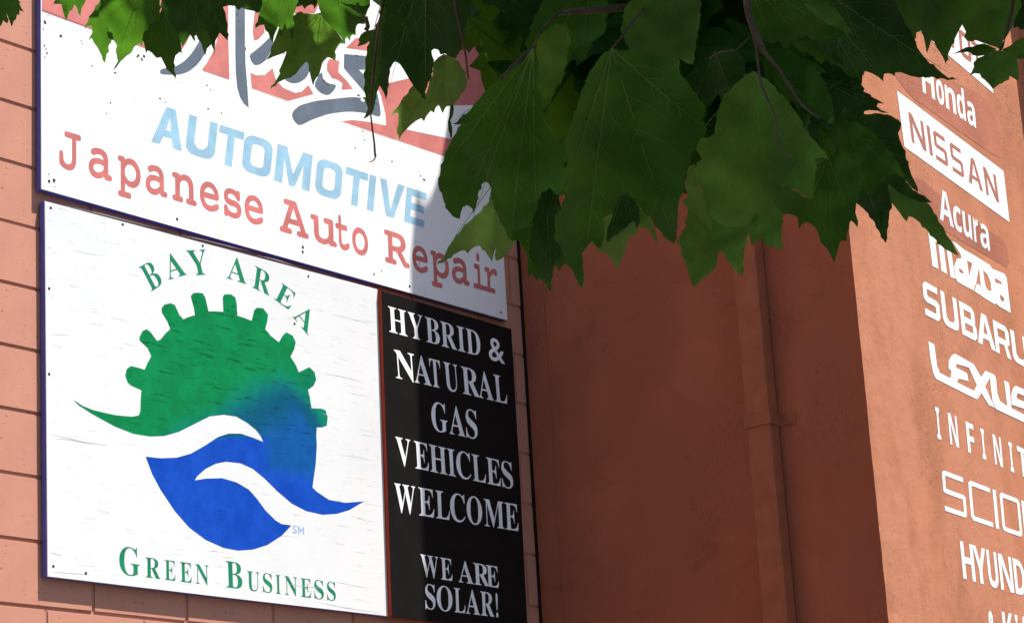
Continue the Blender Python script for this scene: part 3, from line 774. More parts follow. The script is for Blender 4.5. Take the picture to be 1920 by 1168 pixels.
# ------------------------------------------------------------------ glyphs
GL = json.loads('''{"serif":{"A":[[[494,1022],[460,1024],[94,116],[75,83],[55,59],[34,44],[9,34],[-15,32],[-15,0],[278,0],[278,31],[212,39],[174,63],[161,109],[170,153],[226,293],[563,293],[630,116],[633,96],[618,60],[576,38],[512,32],[512,0],[978,0],[978,32],[952,35],[927,48],[907,69],[869,137]],[[245,347],[391,714],[542,347]]],"B":[[[488,1000],[39,1000],[39,972],[93,966],[115,959],[133,947],[147,931],[157,911],[168,852],[170,177],[167,128],[157,91],[142,64],[117,46],[82,35],[40,30],[40,0],[527,0],[644,8],[741,34],[819,76],[877,133],[911,203],[923,287],[891,402],[795,486],[621,543],[768,593],[847,668],[873,772],[831,898],[703,974]],[[479,961],[530,956],[571,940],[600,912],[620,873],[632,823],[635,760],[630,690],[614,635],[586,596],[545,570],[489,554],[399,549],[400,895],[405,921],[412,939],[426,952],[449,959]],[[399,512],[513,506],[573,488],[617,459],[647,415],[665,355],[671,280],[667,206],[653,147],[631,101],[597,70],[550,51],[491,45],[460,47],[436,54],[419,66],[407,84],[401,109]]],"C":[[[963,1022],[932,1022],[918,987],[893,963],[859,955],[828,960],[725,997],[645,1016],[574,1022],[479,1015],[390,992],[310,955],[238,905],[177,843],[128,771],[92,689],[70,599],[63,501],[70,403],[91,312],[127,229],[176,156],[236,94],[307,43],[386,6],[474,-16],[568,-24],[734,1],[873,73],[985,192],[950,224],[905,173],[852,127],[795,91],[736,64],[676,48],[616,43],[448,94],[347,246],[314,497],[344,765],[435,928],[587,982],[661,973],[729,946],[792,901],[849,840],[896,767],[933,683],[963,683]]],"D":[[[491,1000],[37,1000],[37,971],[77,969],[112,959],[138,943],[155,916],[165,877],[168,825],[168,161],[165,115],[157,81],[142,58],[120,43],[87,34],[49,30],[49,0],[506,0],[799,56],[974,222],[1033,500],[1017,648],[971,772],[895,870],[789,942],[654,986]],[[460,957],[495,960],[654,909],[750,756],[781,503],[774,363],[750,248],[711,159],[656,95],[583,57],[493,45],[459,47],[434,55],[417,68],[407,88],[401,117],[401,887],[407,916],[417,937],[434,950]]],"E":[[[879,1000],[40,1000],[40,971],[80,968],[115,958],[141,941],[158,913],[168,870],[171,813],[171,168],[168,120],[158,84],[142,58],[116,41],[79,31],[36,29],[36,0],[888,0],[947,308],[914,308],[888,251],[858,201],[825,158],[787,124],[744,97],[696,77],[641,63],[580,55],[472,54],[443,60],[423,69],[410,86],[403,111],[400,493],[459,490],[500,484],[535,472],[565,455],[590,430],[609,399],[624,361],[634,313],[641,262],[670,262],[670,756],[642,756],[628,688],[606,631],[578,588],[540,559],[490,541],[400,536],[401,882],[408,921],[415,934],[427,943],[460,952],[513,954],[613,948],[694,930],[756,900],[803,853],[835,788],[853,708],[879,708]]],"G":[[[964,1022],[931,1022],[902,974],[890,964],[859,957],[817,968],[731,998],[648,1016],[570,1022],[477,1015],[391,993],[311,956],[240,906],[180,845],[131,773],[95,691],[73,601],[65,503],[73,401],[95,309],[131,225],[181,153],[242,92],[315,43],[399,7],[492,-15],[594,-22],[726,-13],[856,16],[984,63],[984,280],[986,322],[995,354],[1009,377],[1031,391],[1065,400],[1104,403],[1104,430],[615,430],[615,403],[664,400],[704,391],[732,376],[750,353],[760,321],[763,278],[763,153],[760,112],[749,79],[730,53],[702,34],[662,23],[610,19],[525,33],[453,74],[395,143],[352,237],[327,356],[318,500],[349,767],[440,928],[592,982],[640,978],[686,965],[731,944],[774,915],[814,879],[850,838],[883,790],[911,737],[933,682],[964,682]]],"H":[[[531,1000],[40,1000],[40,971],[81,966],[116,955],[141,938],[157,913],[167,878],[170,835],[170,174],[167,126],[157,88],[142,62],[117,45],[81,35],[39,30],[39,0],[531,0],[531,30],[488,35],[452,45],[427,62],[411,88],[402,126],[399,174],[399,490],[762,490],[762,174],[759,123],[749,85],[732,60],[707,44],[671,34],[629,30],[629,0],[1119,0],[1119,30],[1077,35],[1042,47],[1018,65],[1003,92],[994,129],[991,174],[991,835],[994,880],[1003,914],[1018,938],[1042,954],[1077,965],[1119,971],[1119,1000],[629,1000],[629,971],[689,963],[729,947],[743,934],[752,917],[761,868],[762,546],[399,546],[400,868],[410,917],[419,934],[433,947],[473,963],[531,971]]],"I":[[[537,1000],[34,1000],[34,971],[80,968],[117,959],[143,946],[159,925],[168,894],[171,853],[171,162],[168,120],[157,87],[138,64],[112,48],[76,37],[34,30],[34,0],[540,0],[540,30],[478,41],[435,60],[421,75],[411,92],[401,138],[400,853],[404,894],[414,925],[431,946],[457,959],[494,968],[537,971]]],"L":[[[549,1000],[40,1000],[40,971],[81,967],[116,956],[141,940],[157,915],[167,880],[170,835],[170,174],[167,126],[157,88],[142,62],[117,45],[81,35],[39,30],[39,0],[886,0],[941,333],[909,333],[884,271],[855,215],[823,169],[786,131],[745,101],[699,79],[646,64],[586,55],[487,53],[441,61],[425,69],[414,81],[402,120],[399,179],[400,869],[412,920],[423,938],[439,952],[460,961],[517,971],[549,972]]],"M":[[[406,1000],[37,1000],[37,971],[96,964],[137,948],[151,935],[160,918],[170,873],[171,171],[168,124],[157,88],[139,62],[113,45],[77,35],[36,30],[36,0],[371,0],[371,30],[327,33],[289,42],[262,58],[243,83],[233,122],[229,172],[229,879],[601,0],[635,0],[1012,902],[1011,145],[1001,91],[992,72],[978,57],[960,47],[910,34],[881,30],[881,0],[1362,0],[1362,30],[1308,36],[1287,43],[1270,53],[1256,69],[1247,89],[1238,146],[1237,833],[1240,877],[1249,911],[1265,936],[1290,953],[1324,965],[1363,971],[1363,1000],[998,1000],[702,300]]],"N":[[[345,1000],[45,1000],[45,971],[83,959],[128,911],[173,857],[171,136],[162,85],[153,67],[139,53],[122,43],[73,32],[45,30],[45,0],[365,0],[365,30],[321,34],[284,45],[259,61],[244,86],[235,122],[232,170],[232,783],[895,-24],[930,-24],[930,830],[933,878],[942,914],[956,940],[981,956],[1016,967],[1058,971],[1058,1000],[738,1000],[738,971],[796,963],[837,946],[850,932],[860,915],[869,865],[871,357]]],"O":[[[659,1019],[588,1024],[514,1019],[444,1006],[379,984],[318,954],[263,917],[213,873],[169,822],[133,767],[104,706],[83,641],[70,572],[65,500],[70,428],[83,359],[104,293],[133,232],[169,177],[212,127],[262,83],[316,46],[375,16],[439,-6],[506,-19],[577,-24],[650,-19],[719,-6],[785,16],[845,46],[901,83],[951,127],[994,177],[1031,232],[1061,293],[1082,359],[1095,428],[1100,500],[1095,574],[1082,644],[1061,710],[1031,771],[995,826],[952,876],[903,919],[849,955],[790,985],[726,1006]],[[431,928],[575,982],[654,968],[720,927],[774,859],[814,764],[837,645],[845,500],[817,233],[731,72],[587,18],[509,32],[443,73],[389,142],[349,237],[325,356],[317,500],[345,767]]],"R":[[[481,1000],[40,1000],[40,971],[81,966],[116,955],[141,938],[157,913],[167,878],[170,835],[170,174],[167,126],[157,88],[142,62],[117,45],[81,35],[39,30],[39,0],[531,0],[531,30],[488,35],[452,45],[427,62],[411,88],[402,126],[399,174],[399,470],[449,470],[752,0],[1060,0],[1059,30],[1036,32],[1016,38],[985,63],[953,105],[691,493],[821,549],[895,629],[920,737],[908,819],[872,885],[812,935],[727,971],[616,993]],[[461,953],[497,955],[597,931],[657,859],[677,740],[671,667],[653,609],[623,565],[580,533],[522,515],[451,509],[399,509],[401,887],[407,915],[417,935],[435,946]]],"S":[[[747,1024],[713,1024],[705,999],[688,982],[624,984],[507,1013],[409,1024],[354,1020],[304,1007],[257,987],[216,960],[181,926],[153,885],[132,839],[119,788],[115,731],[121,666],[141,609],[174,558],[221,511],[284,466],[362,422],[501,354],[568,310],[608,256],[622,194],[617,147],[600,107],[572,72],[535,45],[489,29],[436,24],[362,33],[298,59],[244,103],[199,164],[162,245],[135,341],[100,341],[100,-24],[132,-24],[150,14],[172,25],[219,21],[328,-13],[426,-22],[497,-18],[562,-5],[620,17],[671,46],[713,83],[747,126],[772,175],[787,230],[792,290],[789,334],[783,374],[771,411],[754,445],[731,477],[700,509],[662,538],[615,568],[369,687],[331,712],[300,738],[278,767],[265,800],[260,838],[265,878],[281,914],[307,944],[341,967],[382,981],[430,985],[472,981],[513,969],[552,950],[589,923],[623,890],[654,851],[681,806],[702,757],[718,707],[747,707]]],"T":[[[28,1000],[28,704],[60,704],[74,777],[101,841],[141,892],[193,930],[256,952],[350,960],[350,174],[346,125],[336,88],[318,61],[291,43],[253,33],[208,30],[208,0],[722,0],[722,30],[675,33],[636,43],[609,59],[592,86],[582,124],[579,174],[579,960],[596,960],[740,931],[834,843],[875,702],[905,702],[905,1000]]],"U":[[[528,1000],[37,1000],[37,971],[78,966],[113,955],[138,938],[154,913],[164,878],[167,835],[167,339],[177,225],[207,133],[256,62],[328,12],[426,-18],[549,-28],[669,-17],[765,16],[838,70],[890,150],[921,259],[932,397],[932,833],[934,874],[942,907],[956,932],[977,950],[1009,963],[1046,971],[1046,1000],[732,1000],[732,971],[779,965],[817,954],[844,937],[861,912],[870,878],[874,833],[874,348],[844,178],[756,74],[609,40],[542,47],[488,70],[447,107],[418,158],[401,224],[396,305],[397,868],[406,917],[415,934],[429,947],[470,963],[528,971]]],"V":[[[463,1000],[-27,1000],[-27,971],[4,964],[33,949],[53,929],[86,875],[473,-28],[506,-28],[843,845],[862,890],[882,923],[902,946],[924,960],[949,969],[975,971],[975,1000],[667,1000],[667,971],[734,964],[759,956],[776,944],[787,925],[790,902],[783,856],[573,300],[342,861],[333,903],[337,926],[348,944],[366,957],[392,965],[463,972]]],"W":[[[396,1000],[-30,1000],[-30,971],[-4,968],[19,959],[37,945],[63,899],[381,-24],[418,-24],[700,693],[951,-24],[985,-24],[1284,875],[1313,931],[1331,950],[1354,964],[1378,971],[1378,1000],[1119,1000],[1119,971],[1174,962],[1194,953],[1209,939],[1217,920],[1220,896],[1212,846],[1051,349],[868,893],[866,908],[878,944],[915,965],[969,971],[969,1000],[512,1000],[512,971],[573,961],[595,951],[612,936],[626,912],[671,777],[494,322],[314,853],[307,905],[309,926],[317,944],[329,956],[347,964],[396,971]]],"Y":[[[454,1000],[-25,1000],[-25,970],[34,950],[56,930],[81,899],[360,393],[360,174],[357,126],[348,88],[332,62],[307,45],[272,35],[229,30],[229,0],[722,0],[722,30],[679,35],[642,45],[617,62],[601,88],[592,126],[589,174],[589,448],[864,895],[903,939],[924,954],[947,965],[969,969],[969,1000],[658,1000],[658,970],[724,963],[764,939],[777,899],[773,872],[761,840],[550,486],[349,883],[341,918],[344,934],[353,947],[367,957],[408,969],[454,970]]],"&":[[[542,957],[414,987],[275,958],[183,875],[150,750],[166,663],[208,583],[256,524],[144,446],[60,347],[28,232],[65,107],[159,19],[288,-13],[385,1],[490,48],[598,130],[706,0],[919,0],[709,242],[772,321],[827,411],[872,512],[706,512],[675,452],[639,397],[608,359],[486,499],[581,579],[642,667],[662,763],[630,877]],[[406,844],[459,832],[494,800],[507,755],[498,711],[462,663],[392,611],[358,650],[325,705],[312,762],[324,804],[357,833]],[[267,355],[351,413],[497,245],[438,193],[370,154],[303,140],[249,153],[211,187],[194,232],[212,295]]],"!":[[[252,989],[191,1021],[129,989],[99,909],[90,789],[94,678],[144,338],[158,300],[191,280],[223,300],[238,338],[287,678],[291,789],[282,909]],[[246,185],[192,200],[138,185],[100,147],[85,93],[100,40],[138,1],[192,-13],[246,1],[284,40],[299,93],[284,147]]]},"slab":{"J":[[[882,1000],[365,999],[313,990],[290,974],[277,947],[274,916],[277,887],[288,862],[309,845],[334,837],[397,832],[586,832],[586,368],[581,288],[566,228],[543,184],[511,155],[465,137],[404,131],[351,136],[308,153],[274,179],[248,216],[232,268],[225,373],[219,404],[207,428],[188,444],[165,452],[141,454],[113,452],[89,442],[72,422],[62,374],[63,127],[68,103],[78,83],[115,53],[177,22],[259,-5],[358,-22],[412,-25],[524,-15],[616,16],[685,68],[730,142],[757,235],[766,346],[766,832],[876,833],[905,837],[930,845],[949,863],[960,888],[964,917],[955,961],[924,992]]],"a":[[[590,803],[492,811],[411,807],[338,795],[271,774],[217,747],[180,712],[167,669],[170,642],[178,621],[191,602],[208,588],[227,580],[262,578],[406,630],[450,640],[487,644],[575,626],[623,578],[641,488],[641,519],[543,535],[478,538],[366,530],[269,505],[190,463],[130,405],[94,332],[82,246],[91,173],[118,108],[163,53],[222,12],[293,-12],[375,-20],[487,-6],[593,37],[654,81],[669,35],[697,8],[734,0],[865,0],[910,8],[944,38],[954,83],[950,113],[939,138],[918,154],[865,166],[818,167],[818,502],[809,595],[783,673],[737,735],[672,778]],[[641,359],[641,296],[638,277],[628,258],[609,237],[583,215],[516,180],[476,167],[436,159],[394,157],[355,160],[323,171],[298,187],[279,207],[268,229],[264,254],[270,287],[288,316],[319,342],[365,363],[425,376],[500,381],[552,378]]],"p":[[[622,787],[547,793],[443,779],[349,739],[313,711],[313,735],[304,766],[276,786],[242,791],[115,791],[70,783],[37,754],[26,708],[39,661],[76,632],[138,624],[138,-150],[87,-157],[62,-166],[42,-183],[30,-207],[27,-236],[37,-281],[70,-310],[115,-319],[497,-317],[521,-311],[541,-299],[555,-281],[563,-259],[565,-233],[556,-189],[523,-159],[480,-150],[311,-150],[311,82],[343,54],[443,12],[560,-2],[632,4],[698,20],[760,47],[814,83],[861,129],[899,183],[928,245],[945,312],[950,385],[944,459],[927,528],[898,592],[859,650],[811,699],[755,739],[691,769]],[[321,472],[337,506],[358,537],[384,564],[415,586],[450,603],[489,613],[533,616],[577,613],[617,603],[652,587],[683,565],[709,539],[730,508],[746,473],[756,435],[759,393],[752,332],[731,279],[697,233],[652,198],[597,177],[532,170],[489,173],[450,183],[415,200],[384,222],[358,248],[337,280],[321,314],[311,352],[308,393],[311,434]]],"n":[[[627,802],[549,811],[462,798],[378,760],[342,735],[334,766],[305,786],[272,791],[156,790],[96,779],[74,762],[61,737],[58,707],[69,661],[107,632],[167,624],[167,167],[118,161],[94,153],[73,137],[61,112],[58,83],[68,38],[103,8],[150,0],[372,1],[422,12],[441,30],[450,56],[449,111],[440,134],[423,152],[401,161],[341,167],[341,470],[344,501],[352,528],[366,553],[407,595],[461,624],[519,634],[597,615],[641,564],[658,467],[658,167],[605,161],[582,151],[564,134],[554,110],[551,84],[554,56],[563,32],[581,14],[603,5],[658,0],[864,1],[913,15],[932,32],[944,56],[947,86],[935,131],[897,159],[836,167],[836,500],[827,590],[801,668],[756,730],[696,775]]],"e":[[[577,805],[500,811],[417,805],[340,788],[269,758],[207,719],[155,670],[112,613],[81,547],[62,476],[56,398],[62,318],[79,244],[109,178],[149,120],[199,71],[259,32],[328,3],[402,-14],[483,-20],[577,-13],[672,5],[760,33],[836,68],[866,88],[891,111],[908,137],[915,166],[912,189],[903,209],[889,225],[872,237],[853,245],[831,247],[800,243],[604,164],[531,149],[496,147],[424,153],[365,172],[319,202],[284,243],[261,295],[254,332],[812,333],[872,343],[898,362],[914,395],[918,434],[912,502],[893,566],[863,626],[822,679],[772,724],[714,761],[649,789]],[[439,641],[500,647],[556,641],[605,624],[648,596],[682,559],[706,514],[711,490],[263,490],[271,514],[300,561],[338,598],[385,625]]],"s":[[[517,809],[452,812],[357,805],[275,783],[208,745],[158,694],[128,632],[118,561],[129,487],[161,424],[215,374],[287,340],[375,320],[578,311],[619,305],[647,295],[664,283],[673,265],[677,237],[673,211],[661,189],[639,169],[607,153],[567,143],[516,139],[456,143],[403,155],[357,175],[320,200],[295,225],[264,286],[236,311],[199,319],[153,309],[123,275],[115,229],[115,82],[123,31],[153,-8],[200,-20],[229,-14],[287,16],[364,-2],[447,-14],[525,-18],[622,-10],[705,14],[773,55],[823,109],[854,173],[864,245],[859,303],[844,353],[819,395],[782,430],[736,457],[683,475],[622,488],[358,508],[327,518],[308,531],[299,546],[295,566],[299,588],[309,608],[328,627],[355,643],[390,653],[434,657],[517,646],[588,614],[649,560],[677,530],[705,508],[737,499],[784,513],[811,553],[818,605],[818,702],[811,754],[784,794],[740,807],[695,798],[658,776],[579,798]]],"A":[[[231,999],[198,995],[172,988],[151,970],[139,945],[136,916],[140,889],[151,865],[170,848],[194,838],[251,832],[329,832],[76,167],[25,160],[3,151],[-14,133],[-23,110],[-25,84],[-23,56],[-13,31],[6,13],[55,1],[326,1],[378,12],[399,29],[411,55],[414,84],[411,112],[399,137],[378,153],[327,165],[257,167],[306,302],[675,302],[730,167],[665,165],[614,153],[594,136],[582,112],[579,84],[583,54],[596,28],[618,12],[670,1],[946,2],[971,7],[992,18],[1007,36],[1015,59],[1015,110],[1006,134],[990,152],[968,161],[920,167],[603,955],[588,975],[570,989],[527,999]],[[365,462],[482,784],[613,462]]],"u":[[[120,791],[75,783],[42,754],[31,708],[43,661],[80,632],[141,624],[141,289],[172,123],[271,17],[429,-17],[481,-13],[528,-3],[572,13],[653,60],[661,25],[690,5],[724,0],[849,0],[894,8],[927,38],[938,85],[926,131],[888,159],[828,167],[827,714],[816,760],[799,779],[774,788],[573,791],[528,783],[494,754],[484,709],[493,663],[525,633],[568,624],[653,624],[653,322],[650,290],[642,262],[628,236],[610,213],[588,193],[562,177],[533,165],[502,158],[469,155],[418,160],[380,173],[353,194],[333,224],[321,266],[316,322],[315,734],[311,754],[302,772],[285,784],[265,790]]],"t":[[[364,1016],[330,1020],[283,1010],[251,975],[243,928],[243,747],[114,742],[87,736],[63,720],[49,694],[45,661],[55,617],[88,588],[133,580],[243,580],[243,316],[246,233],[257,167],[276,117],[342,43],[435,-1],[551,-15],[659,-3],[778,30],[848,62],[878,80],[903,102],[920,127],[926,155],[923,178],[915,197],[902,215],[885,229],[865,238],[843,240],[808,235],[646,173],[593,160],[544,155],[489,162],[457,179],[445,195],[435,217],[422,289],[421,580],[720,580],[766,588],[801,617],[812,663],[800,710],[762,739],[711,747],[422,747],[421,920],[409,980],[392,1003]]],"o":[[[575,805],[492,811],[408,805],[331,787],[261,758],[199,718],[146,669],[103,610],[72,544],[53,472],[46,395],[53,317],[72,245],[103,179],[147,121],[199,72],[262,32],[333,3],[409,-14],[492,-20],[575,-14],[652,3],[722,32],[783,72],[836,121],[879,179],[910,245],[929,317],[936,395],[929,472],[910,544],[879,610],[836,668],[783,718],[722,758],[652,787]],[[444,643],[492,647],[541,643],[585,632],[625,614],[659,589],[689,559],[712,524],[730,485],[741,442],[744,395],[741,347],[730,303],[713,264],[689,230],[660,201],[625,177],[585,160],[541,149],[492,146],[445,149],[401,160],[361,178],[326,202],[296,231],[272,266],[254,305],[243,348],[239,395],[243,442],[254,485],[272,524],[296,559],[326,589],[361,614],[400,632]]],"R":[[[102,1000],[61,992],[30,963],[21,919],[32,874],[67,846],[112,838],[163,838],[163,167],[91,165],[68,160],[48,150],[32,132],[24,109],[22,83],[30,39],[60,9],[102,0],[401,1],[426,6],[449,14],[467,32],[477,57],[480,84],[477,111],[466,134],[448,151],[424,161],[341,167],[341,410],[446,408],[486,394],[527,352],[750,24],[769,10],[791,2],[906,0],[948,9],[978,39],[986,83],[984,110],[975,133],[958,151],[936,161],[871,167],[697,428],[656,466],[690,445],[759,482],[806,526],[840,578],[860,636],[867,700],[862,756],[848,809],[824,857],[804,889],[780,916],[753,939],[720,959],[681,974],[636,986],[517,998]],[[341,838],[482,838],[595,822],[655,777],[675,704],[654,631],[593,587],[477,570],[341,570]]],"i":[[[537,1149],[476,1151],[435,1140],[417,1127],[404,1108],[393,1061],[392,961],[399,933],[414,910],[438,897],[466,891],[537,891],[568,899],[592,917],[602,944],[609,1017],[602,1092],[590,1120],[567,1140]],[[522,791],[284,791],[238,783],[205,754],[195,708],[205,662],[240,632],[287,624],[417,624],[417,167],[199,167],[152,159],[117,130],[106,84],[117,38],[150,8],[195,0],[843,2],[867,7],[887,19],[901,37],[907,60],[910,86],[900,129],[868,159],[824,167],[592,167],[592,735],[584,766],[555,786]]],"r":[[[799,807],[747,811],[619,788],[500,722],[440,661],[440,735],[432,765],[404,786],[371,791],[186,791],[140,783],[107,754],[96,708],[109,661],[147,632],[197,624],[267,624],[267,167],[151,167],[105,159],[70,130],[59,84],[70,38],[104,8],[150,0],[700,2],[723,7],[743,19],[757,37],[764,60],[766,86],[756,129],[724,159],[681,167],[440,167],[440,459],[534,551],[622,609],[699,627],[739,618],[814,582],[836,578],[862,582],[884,593],[904,610],[921,631],[931,655],[934,681],[928,717],[910,750],[881,776],[843,796]]]},"sans":{"H":[[[338,1000],[126,1000],[126,0],[338,0],[338,431],[734,431],[734,0],[945,0],[945,1000],[734,1000],[734,608],[338,608]]],"o":[[[505,774],[436,779],[328,767],[237,733],[162,676],[107,599],[74,501],[63,384],[68,303],[84,231],[111,167],[146,113],[190,68],[242,32],[300,7],[363,-9],[431,-14],[538,-2],[629,32],[704,90],[759,168],[793,266],[804,384],[799,464],[783,536],[756,599],[721,653],[677,697],[626,732],[568,758]],[[383,604],[433,611],[484,604],[524,585],[554,554],[575,510],[587,453],[591,384],[587,314],[575,257],[554,212],[524,180],[484,161],[434,154],[383,161],[343,180],[313,212],[292,257],[280,314],[276,384],[280,453],[292,510],[313,554],[343,585]]],"n":[[[620,771],[543,779],[497,776],[452,767],[408,752],[369,731],[335,702],[308,667],[297,667],[269,765],[109,765],[109,0],[318,0],[318,360],[322,435],[333,497],[353,547],[383,583],[426,605],[483,612],[522,607],[554,594],[577,571],[593,539],[603,497],[606,447],[606,0],[815,0],[815,499],[807,588],[782,659],[741,712],[686,749]]],"d":[[[777,1064],[569,1064],[571,761],[584,667],[577,667],[554,697],[526,723],[493,746],[454,764],[409,775],[357,779],[275,768],[204,734],[144,678],[99,600],[72,501],[63,381],[72,262],[99,163],[144,86],[202,31],[272,-3],[352,-14],[403,-10],[448,1],[486,19],[518,42],[546,69],[569,99],[577,99],[618,0],[777,0]],[[422,609],[477,603],[519,583],[548,550],[567,505],[579,448],[583,357],[578,295],[566,244],[546,204],[517,175],[476,158],[424,153],[380,159],[343,178],[314,209],[292,253],[279,310],[275,378],[279,447],[292,504],[314,550],[343,583],[379,603]]],"a":[[[518,773],[423,780],[317,772],[218,748],[130,711],[199,570],[305,610],[378,624],[415,626],[449,623],[478,614],[502,598],[520,576],[530,546],[534,476],[401,472],[296,462],[211,441],[144,408],[97,362],[68,302],[59,228],[66,153],[89,92],[126,46],[175,12],[231,-7],[296,-14],[354,-11],[404,-2],[445,14],[481,36],[516,66],[549,104],[555,104],[595,0],[741,0],[741,510],[732,593],[704,661],[659,714],[596,751]],[[392,346],[534,354],[534,291],[528,246],[513,209],[487,179],[454,156],[416,143],[374,139],[346,141],[322,148],[301,159],[286,176],[276,198],[273,227],[277,261],[291,290],[312,315],[345,334]]],"A":[[[353,1004],[0,0],[228,0],[301,238],[665,238],[738,0],[966,0],[612,1004]],[[483,849],[541,648],[615,416],[354,416]]],"c":[[[438,779],[367,774],[302,760],[243,737],[191,704],[147,660],[111,606],[84,542],[68,466],[63,378],[73,255],[104,156],[156,81],[227,28],[315,-4],[420,-14],[514,-8],[587,10],[653,43],[653,221],[588,186],[519,163],[481,157],[438,155],[391,162],[351,180],[319,210],[295,253],[281,310],[276,380],[294,508],[348,585],[438,611],[495,605],[615,566],[676,727],[612,752],[534,772]]],"u":[[[314,765],[105,765],[105,266],[113,177],[138,106],[179,53],[234,16],[300,-7],[377,-14],[424,-11],[469,-2],[512,13],[551,34],[585,62],[612,98],[623,98],[651,0],[811,0],[811,765],[602,765],[602,405],[598,330],[587,268],[567,218],[537,182],[494,160],[437,153],[398,157],[367,171],[343,195],[327,227],[317,268],[314,318]]],"r":[[[487,774],[442,760],[401,737],[364,707],[333,673],[308,636],[298,636],[268,765],[109,765],[109,0],[318,0],[318,389],[321,434],[331,473],[348,504],[370,530],[397,550],[427,565],[460,576],[494,582],[591,577],[606,773],[559,778]]],"U":[[[331,1000],[119,1000],[119,356],[131,252],[165,162],[223,88],[302,31],[403,-3],[525,-14],[613,-9],[690,7],[757,34],[813,70],[859,114],[894,166],[920,224],[935,286],[940,353],[940,1000],[728,1000],[728,389],[723,319],[707,262],[681,218],[644,188],[594,170],[531,164],[470,169],[420,186],[381,214],[353,256],[336,314],[331,388]]],"N":[[[126,1000],[126,0],[315,0],[312,613],[303,756],[308,756],[744,0],[1013,0],[1013,1000],[822,1000],[832,251],[828,251],[394,1000]]],"D":[[[126,1000],[126,0],[409,0],[569,14],[703,57],[812,128],[891,228],[939,355],[955,510],[948,611],[927,701],[891,779],[843,846],[783,901],[712,944],[631,975],[540,994],[440,1000]],[[338,826],[451,826],[536,818],[607,792],[662,749],[703,687],[727,605],[735,504],[701,321],[599,212],[429,175],[338,175]]],"I":[[[500,1000],[45,1000],[45,880],[167,824],[167,176],[45,120],[45,0],[500,0],[500,120],[378,176],[378,824],[500,880]]],"Y":[[[230,1000],[0,1000],[332,382],[332,0],[542,0],[542,389],[874,1000],[646,1000],[437,588]]],"K":[[[338,1000],[126,1000],[126,0],[338,0],[338,357],[427,422],[689,0],[930,0],[578,557],[927,1000],[692,1000],[338,542]]],"F":[[[126,1000],[126,0],[335,0],[335,395],[674,395],[674,569],[335,569],[335,826],[699,826],[699,1000]]],"T":[[[783,1000],[28,1000],[28,824],[300,824],[300,0],[511,0],[511,824],[783,824]]],"O":[[[661,1008],[559,1015],[456,1008],[366,987],[289,952],[225,904],[173,844],[132,773],[104,692],[87,602],[81,503],[87,404],[104,313],[132,231],[173,159],[225,99],[289,50],[366,15],[455,-7],[557,-14],[660,-7],[750,15],[826,50],[890,99],[942,159],[982,230],[1011,312],[1028,402],[1034,501],[1028,601],[1011,691],[982,772],[942,844],[890,903],[826,952],[750,987]],[[477,829],[559,839],[640,829],[704,799],[752,749],[785,682],[804,599],[811,501],[804,404],[785,322],[752,254],[704,204],[639,174],[557,164],[477,174],[412,204],[364,254],[331,322],[311,404],[304,501],[311,599],[331,682],[364,749],[413,799]]],"&":[[[500,913],[371,943],[233,914],[138,828],[105,702],[122,613],[163,535],[188,504],[109,450],[28,354],[-4,236],[33,109],[128,20],[256,-12],[353,2],[454,47],[531,106],[620,0],[886,0],[673,247],[716,300],[767,383],[826,516],[616,516],[581,448],[545,394],[476,472],[543,528],[602,615],[623,713],[590,830]],[[334,749],[364,756],[398,748],[418,731],[425,704],[420,678],[394,643],[356,614],[344,628],[318,672],[309,711],[315,733]],[[258,325],[310,360],[405,251],[376,225],[321,193],[272,183],[237,192],[213,213],[204,238],[215,279]]]}}''')
